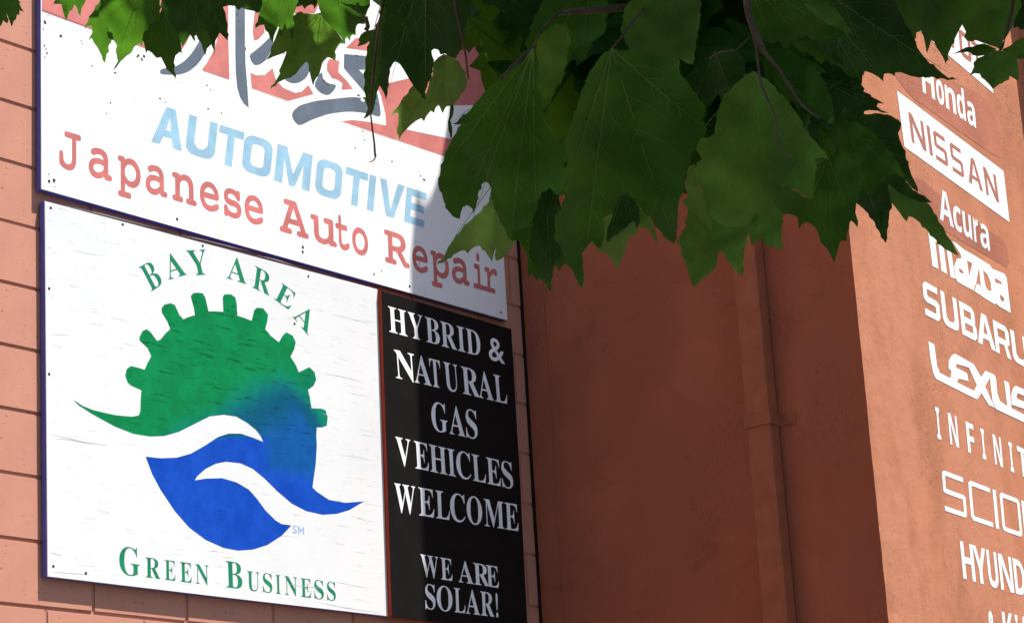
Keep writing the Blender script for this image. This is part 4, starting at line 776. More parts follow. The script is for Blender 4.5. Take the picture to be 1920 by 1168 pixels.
# squared extended capitals, drawn as overlapping bars on a 0..w by 0..1000 field
def bars(ch, w, t, th):
    """t: stem width, th: bar height"""
    R = lambda a, b, c, d: [(a, b), (c, b), (c, d), (a, d)]
    k = t * 1.15

    def rr(x0, y0, x1, y1, r=None):
        r = r or k
        q = [(x0 + r, y0), (x1 - r, y0)]
        o = []
        for cx, cy, a0 in ((x1 - r, y0 + r, -90), (x1 - r, y1 - r, 0), (x0 + r, y1 - r, 90), (x0 + r, y0 + r, 180)):
            for i in range(5):
                a = math.radians(a0 + 90 * i / 4)
                o.append((cx + r * math.cos(a), cy + r * math.sin(a)))
        return o
    H = 1000
    m = 500
    if ch == 'I': return [[R(0, 0, w, H)]]
    if ch == 'T': return [[R(0, H - th, w, H)], [R(w / 2 - t / 2, 0, w / 2 + t / 2, H - th)]]
    if ch == 'L': return [[R(0, 0, t, H)], [R(t, 0, w, th)]]
    if ch == 'E': return [[R(0, 0, t, H)], [R(t, 0, w, th)], [R(t, H - th, w, H)], [R(t, m - th / 2, w * .95, m + th / 2)]]
    if ch == 'O': return [[rr(0, 0, w, H), rr(t, th, w - t, H - th, k * .45)]]
    if ch == 'U':
        o = rr(0, 0, w, H)
        out = [(w, H)] + [(w, k)] + o[0:5][::-1] + o[15:20][::-1] + [(0, k), (0, H), (t, H), (t, th + k * .5), (t + k * .45, th), (w - t - k * .45, th), (w - t, th + k * .5), (w - t, H)]
        out = [(0, H), (t, H), (t, th + k * .5), (t + k * .45, th), (w - t - k * .45, th), (w - t, th + k * .5), (w - t, H), (w, H)] + o[0:5][::-1] + o[15:20][::-1]
        return [[out]]
    if ch == 'V': return [[[(0, H), (t, H), (w / 2, t * .9), (w - t, H), (w, H), (w / 2 + t * .55, 0), (w / 2 - t * .55, 0)]]]
    if ch == 'Y': return [[[(0, H), (t, H), (w / 2, 560), (w - t, H), (w, H), (w / 2 + t * .5, 430), (w / 2 + t * .5, 0), (w / 2 - t * .5, 0), (w / 2 - t * .5, 430)]]]
    if ch == 'A': return [[[(0, 0), (w / 2 - t * .55, H), (w / 2 + t * .55, H), (w, 0), (w - t, 0), (w - t * 1.35, 230), (t * 1.35, 230), (t, 0)],
                           [(t * 1.55, 230 + th * .9), (w - t * 1.55, 230 + th * .9), (w / 2, H - th * 1.2)]]]
    if ch == 'M': return [[[(0, 0), (0, H), (t * 1.2, H), (w / 2, 330), (w - t * 1.2, H), (w, H), (w, 0), (w - t, 0), (w - t, 640), (w / 2 + t * .35, 0), (w / 2 - t * .35, 0), (t, 640), (t, 0)]]]
    if ch == 'N': return [[[(0, 0), (0, H), (t * 1.15, H), (w - t, 320), (w - t, H), (w, H), (w, 0), (w - t * 1.15, 0), (t, 680), (t, 0)]]]
    if ch == 'S':
        y1, y2 = m - th / 2, m + th / 2
        c = t * .7
        out = [(0, 0), (w - c, 0), (w, c), (w, y2 - c * .6), (w - c, y2), (t + c * .3, y2), (t, y2 + c * .3), (t, H - th - c * .3), (t + c * .3, H - th), (w * .96, H - th), (w * .96, H), (c, H), (0, H - c),
               (0, y1 + c * .6), (c, y1), (w - t - c * .3, y1), (w - t, y1 - c * .3), (w - t, th + c * .3), (w - t - c * .3, th), (0, th)]
        return [[out]]
    if ch == 'C':
        o = rr(0, 0, w, H)
        c = t * .8
        out = [(w, 0), (w, th), (t + c * .5, th), (t, th + c * .5), (t, H - th - c * .5), (t + c * .5, H - th), (w, H - th), (w, H), (c, H), (0, H - c), (0, c), (c, 0)]
        return [[out]]
    if ch == 'B':
        c = t * .7
        out = [(0, 0), (w - c, 0), (w, c), (w, m - c * .7), (w - c * .5, m), (w * .96, m + c * .6), (w * .96, H - c), (w * .96 - c, H), (0, H)]
        h1 = R(t, th, w - t, m - th / 2)
        h2 = R(t, m + th / 2, w * .96 - t, H - th)
        return [[out, h1, h2]]
    if ch == 'R':
        c = t * .7
        out = [(0, 0), (0, H), (w - c, H), (w, H - c), (w, m - th * .2), (w - c, m - th * .7), (w, 0), (w - t, 0), (w - t * 1.6, m - th * .8), (t, m - th * .8), (t, 0)]
        return [[out, R(t, m + th * .2, w - t, H - th)]]
    return []


def glyph(style, ch):
    """list of contour groups and the box width for one character, cap height 1000"""
    if style == 'square':
        wd = {'I': 190, 'M': 900, 'T': 700}.get(ch, 740)
        gr = bars(ch, wd, 205 if ch != 'I' else 190, 205)
    elif style == 'squarelight':
        wd = {'I': 90, 'N': 640}.get(ch, 760)
        gr = bars(ch, wd, 95, 118)
    elif style == 'makes':
        wd = {'I': 130, 'N': 700}.get(ch, 640)
        gr = bars(ch, wd, 140, 150)
    elif style == 'makeswide':
        wd = {'I': 190, 'N': 800}.get(ch, 760)
        gr = bars(ch, wd, 185, 190)
    else:
        gr = [[[(p[0], p[1]) for p in lp] for lp in GL[style][ch]]]
    xs = [p[0] for g in gr for lp in g for p in lp]
    return gr, min(xs), max(xs)


def line_of_text(name, parent, mat, h, uv, style, text, ext, base, hp, hscale=1.0, halo=None, label=None, squeeze=1.0):
    """letters set between pixel extents; base = two points of the base line, hp = (foot, head) of a capital"""
    (x1, y1), (x2, y2) = base
    yb = lambda x: y1 + (y2 - y1) * (x - x1) / (x2 - x1)
    f, t = uv(*hp[0]), uv(*hp[1])
    up = (t[0] - f[0], t[1] - f[1])
    groups = []
    hal = []
    chars = [c for c in text if c != ' ']
    for ch, (xl, xr) in zip(chars, ext):
        gr, g0, g1 = glyph(style, ch)
        a, b = uv(xl, yb(xl)), uv(xr, yb(xr))
        for g in gr:
            ng = []
            for lp in g:
                q = []
                for x, y in lp:
                    s = (x - g0) / (g1 - g0)
                    v = y / 1000 * hscale
                    q.append((a[0] + (b[0] - a[0]) * s + up[0] * v, a[1] + (b[1] - a[1]) * s + up[1] * v))
                ng.append(q)
            groups.append(ng)
            if halo:
                hal.append([[(u + halo[0], z + halo[1]) for u, z in q] for q in ng])
    if halo:
        for hg in hal:
            flat('letter_shadow', [hg], m_halo, parent, h - 0.0004)
    ks = []
    for g in groups:
        ks.append(flat('letter', [g], mat, parent, h))
    return ks


def pxpoly(pts, uv):
    return [uv(x, y) for x, y in pts]


def smooth_px(pts, rounds=1):
    for _ in range(rounds):
        o = []
        n = len(pts)
        for i in range(n):
            a, b = pts[i], pts[(i + 1) % n]
            o += [(a[0] * .8 + b[0] * .2, a[1] * .8 + b[1] * .2), (a[0] * .2 + b[0] * .8, a[1] * .2 + b[1] * .8)]
        pts = o
    return pts

# ------------------------------------------------------------------ upper sign
H1 = 0.030
u1 = lambda x, y: uvL(x, y, H1)
s1 = thing('shop_sign', 'upper white board reading AUTOMOTIVE and Japanese Auto Repair under a red band', 'sign', ML)
slab('sign_board', [(0.1405, 3.969), (0.9, 3.9665), (1.7, 3.965), (2.5214, 3.9627), (2.5209, 5.185), (0.1395, 5.185)], 0.006, H1, [m_white1, m_blue_rim], s1, 0.0015)
E_ = 0.00015
# red band across the top
top = [(77, 20), (430, 150), (543, 191), (640, 228), (742, 263), (838, 296.5), (948, 335), (948, 270)]
tl = u1(77.6, 20.5)
bandp = [u1(x, y) for x, y in ((78.5, 21), (428, 149), (470, 165), (540, 190), (640, 228), (742, 263), (840, 296), (944, 333))]
flat('red_band', [[bandp + [(2.517, 5.18), (0.144, 5.18)]]], m_band, s1, H1 + E_)
ln = [u1(x, y) for x, y in ((78.3, 18), (210, 66.5), (210, 70), (78.6, 22))]
flat('band_edging', [[ln]], m_edge, s1, H1 + 2 * E_)
white_shapes = [
    [(428, -60), (428, 152), (470, 166), (540, 191.5), (640, 230), (741, 264), (745, 262), (724, 236), (722, 213), (714, 180), (705, 160), (700, 120), (730, 60), (730, -60)],
    [(762, 243.5), (850, 262), (893, 271), (893, 197.5), (800, 200)],
    [(729, 156.5), (769, 147), (840, 125), (840, 60), (735, 60)],
    smooth_px([(290, 120), (318, 112), (338, 98), (352, 78), (360, 50), (362, 20), (402, 20), (410, 60), (402, 95), (384, 125), (362, 148), (340, 156), (300, 156)]),
]
flat('letter_outline', [[pxpoly(p, u1)] for p in white_shapes], m_white1, s1, H1 + 3 * E_)
red_shapes = [
    [(477, 24), (484, 23), (495, 46), (496, 62), (484, 75), (476, 77), (473.5, 60)],
    [(469, 137), (480, 142), (497, 141), (511, 128), (516, 148), (530, 165), (553, 175), (566, 172), (578, 160), (588, 177), (540, 190), (472, 166)],
    [(617, 111), (626, 113), (636, 115), (634, 136), (650, 152), (662, 168), (640, 169), (642, 157), (634, 151), (622, 147), (613, 133), (613, 120)],
    [(648, 91), (666, 73), (686, 70), (700, 72), (700, 97), (686, 96), (665, 93)],
    [(547, 26), (545, 5), (600, 5), (590, 26)],
    [(380, 133), (398, 100), (411, 76), (428, 74), (430, 150)],
    [(660, 225.5), (640, 228), (742, 263), (745, 260), (724, 236), (690, 229)],
]
flat('red_infill', [[pxpoly(p, u1)] for p in red_shapes], m_band, s1, H1 + 4 * E_)
slate_shapes = [
    smooth_px([(300, 130), (327, 126.5), (345, 116), (360, 100), (374, 77), (380, 45), (380, 18), (398, 18), (396, 62), (388, 95), (372, 120), (355, 134), (340, 140), (325, 141), (300, 140)]),
    [(441, -60), (441, 100), (442, 140), (445, 165), (450, 182), (457, 194), (466, 202), (464, 170), (460, 120), (459, 80), (459, -60)],
    smooth_px([(467, 104), (471, 116), (477, 123), (487, 122), (500, 112), (508, 96), (513, 80), (508, 68), (490, 86), (478, 96)]),
    smooth_px([(533, 108), (545, 92), (565, 95), (580, 105), (583, 128), (574, 147), (560, 156), (546, 157), (533, 150), (528, 130)]),
    smooth_px([(588, 160), (602, 134), (606, 150), (615, 157), (631, 160), (626, 170), (618, 178), (610, 179), (598, 173)]),
    [(645, 102), (690, 106), (716, 112), (716, 135), (690, 131), (673, 131.5), (684, 142), (696, 157), (708, 178), (712, 200), (700, 193), (688, 180), (672, 160), (656, 142), (644.5, 128)],
    smooth_px([(547, 217), (550, 208), (562, 198), (590, 190), (625, 186), (662, 182), (690, 186), (712, 196), (714, 221), (690, 213), (655, 209), (615, 214), (585, 224), (562, 236), (552, 228)]),
]
flat('script_letter', [[pxpoly(p, u1)] for p in slate_shapes], m_slate, s1, H1 + 5 * E_)
flat('letter_outline', [[pxpoly([(672.5, 131.5), (690, 134), (690, 150), (684, 143)], u1)]], m_white1, s1, H1 + 6 * E_)

line_of_text('lettering', s1, m_lblue, H1 + E_, u1, 'square', 'AUTOMOTIVE',
             [(283, 341), (346, 401), (404, 451), (452, 506), (513.5, 580), (589, 638), (643, 685), (687.5, 700), (707, 754), (757.5, 795)],
             ((283, 266), (794, 427)), ((520, 340.7), (527, 272)), label='sky blue capitals AUTOMOTIVE')
xb = ((111, 313), (920, 549))
line_of_text('lettering', s1, m_red, H1 + E_, u1, 'slab', 'JapaneseAutoRepair',
             [(111, 152), (166, 210), (221, 264), (273, 314), (323, 369), (375, 411), (420, 453), (459, 494), (524.5, 579), (583, 632), (630, 656), (661, 691),
              (722, 768), (774, 803), (809, 843), (848, 881), (888, 910), (909, 934)],
             xb, ((150, 324.5), (150, 252)), hscale=0.97, label='faded red slab letters Japanese Auto Repair')

# ------------------------------------------------------------------ lower sign with emblem
u2 = lambda x, y: uvL(x, y, H1)
s2 = thing('emblem_sign', 'lower white plywood board with green gear and blue wave emblem', 'sign', ML)
slab('sign_board', [(0.163, 2.7204), (0.9, 2.7198), (1.729, 2.7193), (1.7465, 3.9434), (0.95, 3.938), (0.1547, 3.9323)], 0.006, H1, [m_white2, m_blue_rim], s2, 0.0015)
GEAR = [(136.5, 748.5), (154, 760), (173, 768), (195, 773.5), (216, 778), (247, 781), (260, 778.5), (263, 770), (263.5, 752), (265, 731.5), (247, 723.6), (239.4, 717.7), (234.7, 704),
        (237.4, 692), (245.3, 686), (255, 688), (271, 693), (276.8, 680), (283.5, 667.7), (276.8, 652.7), (262, 639), (261, 633), (267, 621), (275, 617), (282.7, 623),
        (294.5, 639), (300.5, 637), (310.3, 625), (319, 617), (314, 603.5), (303.2, 585.8), (303, 578), (308, 571), (320, 568.4), (328, 572), (336, 589.7), (343.8, 598.8),
        (354, 594), (365.5, 591), (363.5, 578), (357.6, 556), (361.5, 550), (369.4, 548.7), (380.4, 550), (385, 558), (391, 583.8), (405, 583.6), (418.6, 584.6), (417.5, 558), (420.6, 552),
        (432.4, 551.5), (441, 557.4), (444, 570), (445, 591.7), (458, 596), (471.8, 601.5), (476.5, 581.8), (481.7, 576.7), (493.5, 578), (502.5, 589.7), (501.4, 601.5), (497.4, 617),
        (507, 629), (523, 641.7), (530, 629), (536.8, 623), (548.6, 629), (554.5, 641), (551.8, 654.7), (544.7, 668.5), (554.5, 684), (560.4, 698), (572, 692), (580, 688),
        (590, 698), (593, 711.8), (588, 723), (577.4, 730.7), (581, 745), (584, 765), (601.8, 765.8), (610.5, 769), (614.4, 782.7), (612.8, 797.7), (603.8, 801), (594, 801),
        (593, 817), (594, 834), (592, 870), (585.8, 913.4), (593.5, 921), (616.7, 936.6), (647.5, 942.3), (683, 939.3), (655.2, 955.8), (632, 962.8), (605, 964.7),
        (574.3, 957.8), (547.3, 944), (520.3, 921), (497.2, 898), (474, 878.7), (451, 868.3), (424, 865.3), (404.7, 869), (385.4, 878.7), (370, 892.2), (365.4, 900),
        (385.4, 896.9), (416.3, 896), (443.2, 903.8), (466.4, 917.3), (481.8, 934.6), (497.2, 955.8), (516.5, 975), (528, 982), (546.5, 984.4), (528, 1004), (501, 1021.4),
        (474, 1029.8), (447, 1031.8), (420, 1027), (385.4, 1011.7), (354.6, 988.6), (327.6, 957.8), (300.6, 917.3), (285.2, 888.4), (272.9, 855.6), (300.6, 858.7), (331.5, 857.6),
        (358.4, 849.8), (385.4, 834.4), (408.5, 819), (427.8, 812.5), (451, 812.5), (474, 820), (493.3, 827.9), (489, 818), (480, 806), (462.5, 792), (443.2, 781), (420, 777.4), (393, 780.5),
        (366, 794), (335.3, 809.4), (308.3, 817), (281.4, 818.2), (250.5, 813.2), (215.8, 799.7), (173.4, 776.6), (146.5, 759.3)]
e0, e1, e2, e3, e4 = u2(470, 745), u2(565, 765), u2(281, 824), u2(475, 811), u2(550, 850)
SL = (e3[1] - e2[1]) / (e3[0] - e2[0])
EMB = (e0[0], e0[1], 3.0, 5.2, e1[0], e1[1], SL, e2[1] - SL * e2[0], u2(484, 812)[0], e4[1])
flat('emblem', [[pxpoly(GEAR, u2)]], emblem_mat(), s2, H1 + E_)['label'] = 'half gear over waves, green turning to blue'


def arc_letter(ch, TL, BL, BR, gs):
    gr, g0, g1 = glyph('serif', ch)
    a, b, t = u2(*BL), u2(*BR), u2(*TL)
    for g in gr:
        gs.append([[(a[0] + (b[0] - a[0]) * (x - g0) / (g1 - g0) + (t[0] - a[0]) * y / 1000,
                     a[1] + (b[1] - a[1]) * (x - g0) / (g1 - g0) + (t[1] - a[1]) * y / 1000) for x, y in lp] for lp in g])


gs = []
for ch, TL, BL, BR in (('B', (260, 502), (283.5, 547), (307, 532)), ('A', (302, 481), (316, 525), (350.5, 515)), ('Y', (349, 470), (358.5, 517), (394, 514.5)),
                       ('A', (426, 478), (425, 521.5), (462, 533)), ('R', (478, 498), (472.5, 538.5), (505.5, 555)), ('E', (527.5, 529.5), (513, 560), (542.5, 582)),
                       ('A', (566, 563), (548.5, 593.5), (577.5, 629))):
    arc_letter(ch, TL, BL, BR, gs)
flat('letter', gs, m_green, s2, H1 + E_)
gb = ((228, 1076), (612, 1124))
line_of_text('lettering', s2, m_green, H1 + E_, u2, 'serif', 'GB', [(224, 263), (424.5, 455)], gb, ((240, 1078), (239, 1026)), label='green capitals G and B of Green Business')
line_of_text('lettering', s2, m_green, H1 + E_, u2, 'serif', 'REENUSINESS',
             [(273, 301), (309, 329.5), (338, 360), (367, 392), (464, 487), (493, 511), (517.5, 526.5), (534.5, 558), (564.5, 584), (589.5, 607.5), (613.5, 630)],
             gb, ((290, 1083.5), (289.5, 1046)), label='green small capitals of Green Business')
# small service mark beside the wave, thin strokes
def stroke_px(pts, w, uv):
    q = [Vector(uv(*p)) for p in pts]
    out = []
    for a, b in zip(q, q[1:]):
        d = (b - a).normalized() * w * .5
        nrm = Vector((-d.y, d.x))
        a2, b2 = a - d * .8, b + d * .8
        out.append([[tuple(a2 + nrm), tuple(b2 + nrm), tuple(b2 - nrm), tuple(a2 - nrm)]])
    return out


for k, seg in enumerate(stroke_px([(556, 987), (552, 985.5), (550, 988), (551, 991), (555, 994), (555.5, 997), (553, 998.5), (549.5, 997)], 0.0045, u2)
                        + stroke_px([(559.5, 999.5), (560, 986.5), (564, 996), (568.5, 988), (569.5, 1001)], 0.0045, u2)):
    if k == 0:
        smg = []
    smg.append(seg)
V, F = [], []
for k, g in enumerate(smg):
    b = len(V)
    V += [(p[0], -(H1 + E_ + k * 5e-5), p[1]) for p in g[0]]
    F.append((b, b + 3, b + 2, b + 1))
sm = mesh_ob('service_mark', V, F, m_sm, s2)
sm['kind'] = 'stuff'
sm['label'] = 'tiny pale blue SM'

# ------------------------------------------------------------------ black panel
H2 = 0.050
u3 = lambda x, y: uvL(x, y, H2)
s3 = thing('black_sign', 'tall black board with white capitals HYBRID and NATURAL GAS VEHICLES WELCOME', 'sign', ML)
a, b_, c_, d_ = u3(715, 545), u3(735, 1156.5), u3(990, 1187), u3(959, 617)
slab('sign_board', [a, b_, c_, u3(974, 880), d_], 0.031, H2, [m_black, m_red_rim], s3, 0.001)
slab('backing_board', [(1.75, 2.73), (2.52, 2.74), (2.525, 3.90), (1.75, 3.93)], 0.006, 0.0305, [m_black], s3)
W = dict(parent=s3, mat=m_cream, h=H2 + 2 * E_, uv=u3, style='serif', halo=(-0.0065, -0.005))
line_of_text('lettering', text='HYBRID', ext=[(730, 764), (767.5, 794.5), (799.5, 825.5), (828, 857), (859, 873), (876, 902)], base=((730.4, 621.7), (890.5, 665.6)), hp=((731, 622), (728, 574)), label='white capitals HYBRID', **W)
line_of_text('lettering', text='&', ext=[(917, 947)], base=((917, 673.5), (944, 682)), hp=((917, 675), (914.5, 631)), label='white ampersand', **W)
line_of_text('lettering', text='NATURAL', ext=[(742.5, 780), (778, 809.5), (808, 828), (835, 861), (868, 900), (898, 926), (929, 952)], base=((742.5, 708), (949, 756.7)), hp=((742, 708), (738, 655)), label='white capitals NATURAL', **W)
line_of_text('lettering', text='GAS', ext=[(810, 840), (843, 872.5), (874.5, 896)], base=((822.7, 808.5), (889, 822)), hp=((822, 808), (819.5, 754.5)), label='white capitals GAS', **W)
line_of_text('lettering', text='VEHICLES', ext=[(744, 772), (779, 805), (807, 839), (841, 855), (857, 884), (887, 912), (914, 940), (942, 963)], base=((761, 873.5), (955.5, 915)), hp=((761, 873), (758, 821.5)), label='white capitals VEHICLES', **W)
line_of_text('lettering', text='WELCOME', ext=[(741, 780), (786, 815), (818, 844), (845, 873), (876, 905), (909, 946), (948, 973)], base=((743, 958.5), (972, 995.5)), hp=((787, 963.5), (785, 911)), label='white capitals WELCOME', **W)
line_of_text('lettering', text='WEARE', ext=[(790, 823), (827, 849), (860, 888), (889, 918), (913, 936)], base=((795, 1080.5), (934, 1101.5)), hp=((827, 1085), (825, 1044)), label='white capitals WE ARE', **W)
line_of_text('lettering', text='SOLAR!', ext=[(798, 817), (819.5, 849), (852.5, 873), (874, 900), (902, 927), (930.5, 934.5)], base=((797, 1140), (925.6, 1155.5)), hp=((852.6, 1146.5), (851, 1101)), label='white capitals SOLAR!', **W)


def screw(parent, uv, x, y, h, r=0.0055):
    c = uv(x, y)
    n = 8
    V = [(c[0], -(h + 0.0022), c[1])] + [(c[0] + r * math.cos(2 * math.pi * k / n), -(h + 0.0006), c[1] + r * math.sin(2 * math.pi * k / n)) for k in range(n)]
    F = [(0, k + 1, (k + 1) % n + 1) for k in range(n)]
    mesh_ob('screw', V, F, m_hole, parent)


for x, y in ((768, 537), (939, 586), (568, 464), (567.5, 472), (332, 411), (84.5, 43), (114, 68), (92, 340), (101, 338), (270, 106)):
    screw(s1, u1, x, y, H1)
for x, y in ((95, 390), (92, 541), (92, 701), (100, 1061), (161, 1074), (230, 421), (380, 461), (578, 518), (552, 607)):
    screw(s2, u2, x, y, H1, 0.005)
for x, y in ((952, 624), (970, 922), (732.5, 1141), (829, 1162), (982, 1166)):
    screw(s3, u3, x, y, H2, 0.003)

# flaked paint and checks that can be made out one by one
def flake(parent, uv, x, y, w, hgt, h, seed, rot=0.3, mat=None):
    r = random.Random(seed)
    pts = []
    n = 9
    for k in range(n):
        a = 2 * math.pi * k / n
        rr = r.uniform(.55, 1.0)
        dx, dy = math.cos(a) * w * rr, math.sin(a) * hgt * rr
        pts.append((x + dx * math.cos(rot) - dy * math.sin(rot), y + dx * math.sin(rot) + dy * math.cos(rot)))
    flat('paint_flake', [[pxpoly(pts, uv)]], mat or m_chip, parent, h)


fk = [(84, 42, 2.2, 5.5, -.4), (81, 55, 1.5, 1.8, 0), (113, 68, 1.8, 2.8, -.4), (90, 29, 2, 1.2, .3), (152, 77, 2, 1.2, .3), (154, 82, 1.5, 1.2, 0), (83, 86, 2, 2.2, .5), (86, 92, 1.5, 3, .2), (88, 100, 2.5, 2.5, .4),
      (84, 108, 1.4, 2.2, 0), (91, 327, 1.6, 1.4, 0), (92, 341, 2.2, 2.0, 0), (101, 339, 3.6, 3.8, .6), (103, 350, 1.6, 1.4, 0), (259, 105, 3.4, 3.6, .8), (266, 112, 1.6, 4.5, -.6), (216, 137, 4.5, 1.4, .3), (172, 124, 2.2, 1.3, .5),
      (332, 411, 4.5, 2.6, .9), (567, 462, 1.8, 3.6, .2), (568, 474, 1.4, 2.0, 0), (300, 185, 3, 1.4, .3), (310, 192, 2, 1.2, .3), (388, 160, 2.4, 1.3, .6), (395, 168, 1.8, 1.3, .6), (207, 193, 2.2, 1.6, .4), (200, 213, 2.0, 1.4, .4),
      (390, 204, 2.6, 1.5, .4), (415, 212, 2.2, 1.4, .4), (795, 337, 4.5, 1.5, .6), (788, 330, 2.0, 1.2, .6), (680, 246, 2.2, 1.3, .7), (683, 263, 1.8, 1.3, .6), (666, 278, 2, 1.1, .3), (735, 303, 2.2, 1.2, .4), (701, 514, 1.6, 3.0, .5), (715, 508, 1.2, 2.0, .2)]
for k, (x, y, w, hh, ro_) in enumerate(fk):
    flake(s1, u1, x, y, w, hh, H1 + 7 * E_, k, ro_)
for k, (x, y, w, hh, ro_) in enumerate([(603, 141, 1.6, 5, -.3), (607, 152, 2.6, 4.0, -.7), (614, 158, 4.5, 1.8, .4), (672, 179, 4.5, 1.8, .3), (683, 185, 4.0, 3.0, .3), (690, 196, 1.5, 5.5, .1), (669, 105, 5, 1.6, .3), (445, 27, 3.0, 5, .2), (447, 40, 3.5, 2.0, .3), (460, 93, 1.2, 5, 0), (532, 100, 2.2, 1.6, .2)]):
    flake(s1, u1, x, y, w, hh, H1 + 8 * E_, 60 + k, ro_)
flake(s1, u1, 681, 188, 7, 4.5, H1 + 7.5 * E_, 90, .3, m_white1)
flake(s1, u1, 528, 118, 2.5, 10, H1 + 7.5 * E_, 91, .1, m_white1)
m_check = paint('grey_paint_check', (0.42, 0.42, 0.41), 0, 0.6, 0.2)
for (xa, ya, xb_, yb_, w) in ((93, 815, 205, 836, 2.2), (96, 819, 175, 834, 1.2), (92, 1036, 118, 1040, 2.4), (95, 1070, 170, 1079, 1.5), (110, 384, 300, 428, 1.4), (330, 440, 470, 470, 1.2), (480, 478, 560, 500, 1.3), (540, 1094, 610, 1104, 1.4),
                              (590, 1128, 720, 1150, 1.6), (600, 700, 690, 716, .9), (620, 590, 700, 606, .8), (130, 470, 200, 480, .8), (95, 625, 130, 630, .9), (620, 1090, 700, 1102, .9), (630, 850, 700, 864, .8), (230, 645, 255, 648, 1.0), (600, 775, 625, 782, .9)):
    n = 7
    rr = random.Random(int(xa * 7 + ya))
    up_, lo_ = [], []
    for i in range(n + 1):
        f = i / n
        x, y = xa + (xb_ - xa) * f, ya + (yb_ - ya) * f + math.sin(f * 5 + xa) * 1.2
        ww = w * math.sin(math.pi * min(max(f, .04), .97)) * rr.uniform(.5, 1)
        up_.append((x, y - ww / 2))
        lo_.append((x, y + ww / 2))
    flat('paint_check', [[pxpoly(up_ + lo_[::-1], u2)]], m_check, s2, H1 + 2 * E_)

# ------------------------------------------------------------------ lettering painted on the sunny front
fr = bpy.data.objects['front_wall']
REL = MRi @ MF


def onfront(o, label=None):
    if isinstance(o, list):
        for q in o:
            onfront(q)
        return o
    o.parent = sb
    o.matrix_local = REL
    if label:
        o['label'] = label
    return o


HF = 0.0008
onfront(flat('repainted_patch', [[pxpoly(smooth_px([(1668, 128), (1700, 100), (1790, 155), (1845, 180), (1868, 225), (1880, 297), (1860, 290), (1800, 247), (1740, 205), (1705, 180)]), uvF)],
                                 [pxpoly(smooth_px([(1700, 338), (1725, 333), (1765, 370), (1860, 437), (1886, 455), (1893, 503), (1870, 492), (1800, 450), (1745, 418), (1722, 392)]), uvF)]], m_patch, sb, HF))
box = [(1681.3, 170.8), (1695.4, 275.6), (1892.5, 417), (1880.9, 321)]
onfront(flat('lettering_ground', [[pxpoly(box, uvF)]], m_wwhite, sb, HF + .0005), 'white painted box behind NISSAN')
bt = [uvF(1722, 56.5), uvF(1862, 175.5)]
onfront(flat('lettering_ground', [[[bt[0], bt[1], (bt[1][0], bt[1][1] + .3), (bt[0][0], bt[0][1] + .3)]]], m_wwhite, sb, HF + .0005), 'white painted box behind TOYOTA')


def make_line(text, style, mat, ext, base, hp, hs=1.0, h=HF + .0005, label=None):
    onfront(line_of_text('letter', sb, mat, h, uvF, style, text, ext, base, hp, hs))


make_line('NISSAN', 'makes', m_wred, [(1709, 1737), (1743, 1749), (1755, 1778), (1786, 1808), (1816, 1843), (1849, 1873)], ((1709, 266), (1873, 381.5)), ((1709, 266), (1702, 209)), h=HF + .0009)
make_line('TOYOTA', 'makeswide', m_wred, [(1725, 1745), (1749, 1772), (1775, 1797), (1800, 1822), (1824, 1842), (1843, 1860)], ((1722, 36), (1862, 155)), ((1800, 102), (1796, 52)), h=HF + .0009)
make_line('Honda', 'sans', m_wwhite, [(1730, 1753), (1757, 1771), (1774, 1793), (1796, 1811), (1814.5, 1830)], ((1730, 172.7), (1829.6, 241)), ((1806, 225), (1801, 168)))
make_line('Acura', 'sans', m_wwhite2, [(1762, 1788), (1789, 1804), (1807, 1823), (1827, 1836), (1839, 1856)], ((1762, 411), (1856, 471.5)), ((1772, 417.5), (1767, 357)))
make_line('SUBARU', 'makeswide', m_wwhite, [(1735, 1764), (1769, 1799), (1804, 1833), (1833.5, 1867), (1867.5, 1896), (1900, 1930)], ((1735, 590), (1894.7, 674)), ((1735, 590), (1728, 525)))
make_line('INFINITI', 'sans', m_wwhite, [(1757.7, 1764.6), (1781.5, 1798), (1815, 1829), (1842.5, 1849), (1865.5, 1880.5), (1895, 1901.5), (1911, 1929), (1937, 1943)], ((1757.7, 821.6), (1895.6, 883.3)), ((1757.7, 821.6), (1752.5, 762)))
make_line('SCION', 'squarelight', m_wwhite, [(1771.5, 1813), (1821, 1862), (1867, 1873), (1880, 1917), (1921, 1958)], ((1771.5, 957), (1916.5, 1007)), ((1771.5, 957), (1765, 880)))
make_line('HYUNDAI', 'sans', m_wwhite, [(1806, 1829.5), (1829, 1853), (1855, 1873.5), (1877, 1901.5), (1904.5, 1925), (1927, 1948), (1951, 1956)], ((1808, 1084.5), (1899, 1110.8)), ((1808, 1084.5), (1801, 1014)))
make_line('&KIA', 'sans', m_wwhite, [(1856, 1870), (1884, 1903), (1908, 1913), (1916, 1936)], ((1856, 1208), (1930, 1223)), ((1856, 1208), (1849.5, 1139)))


def cr(pts, ox, oy, s):
    return [(ox + x / s, oy + y / s) for x, y in pts]


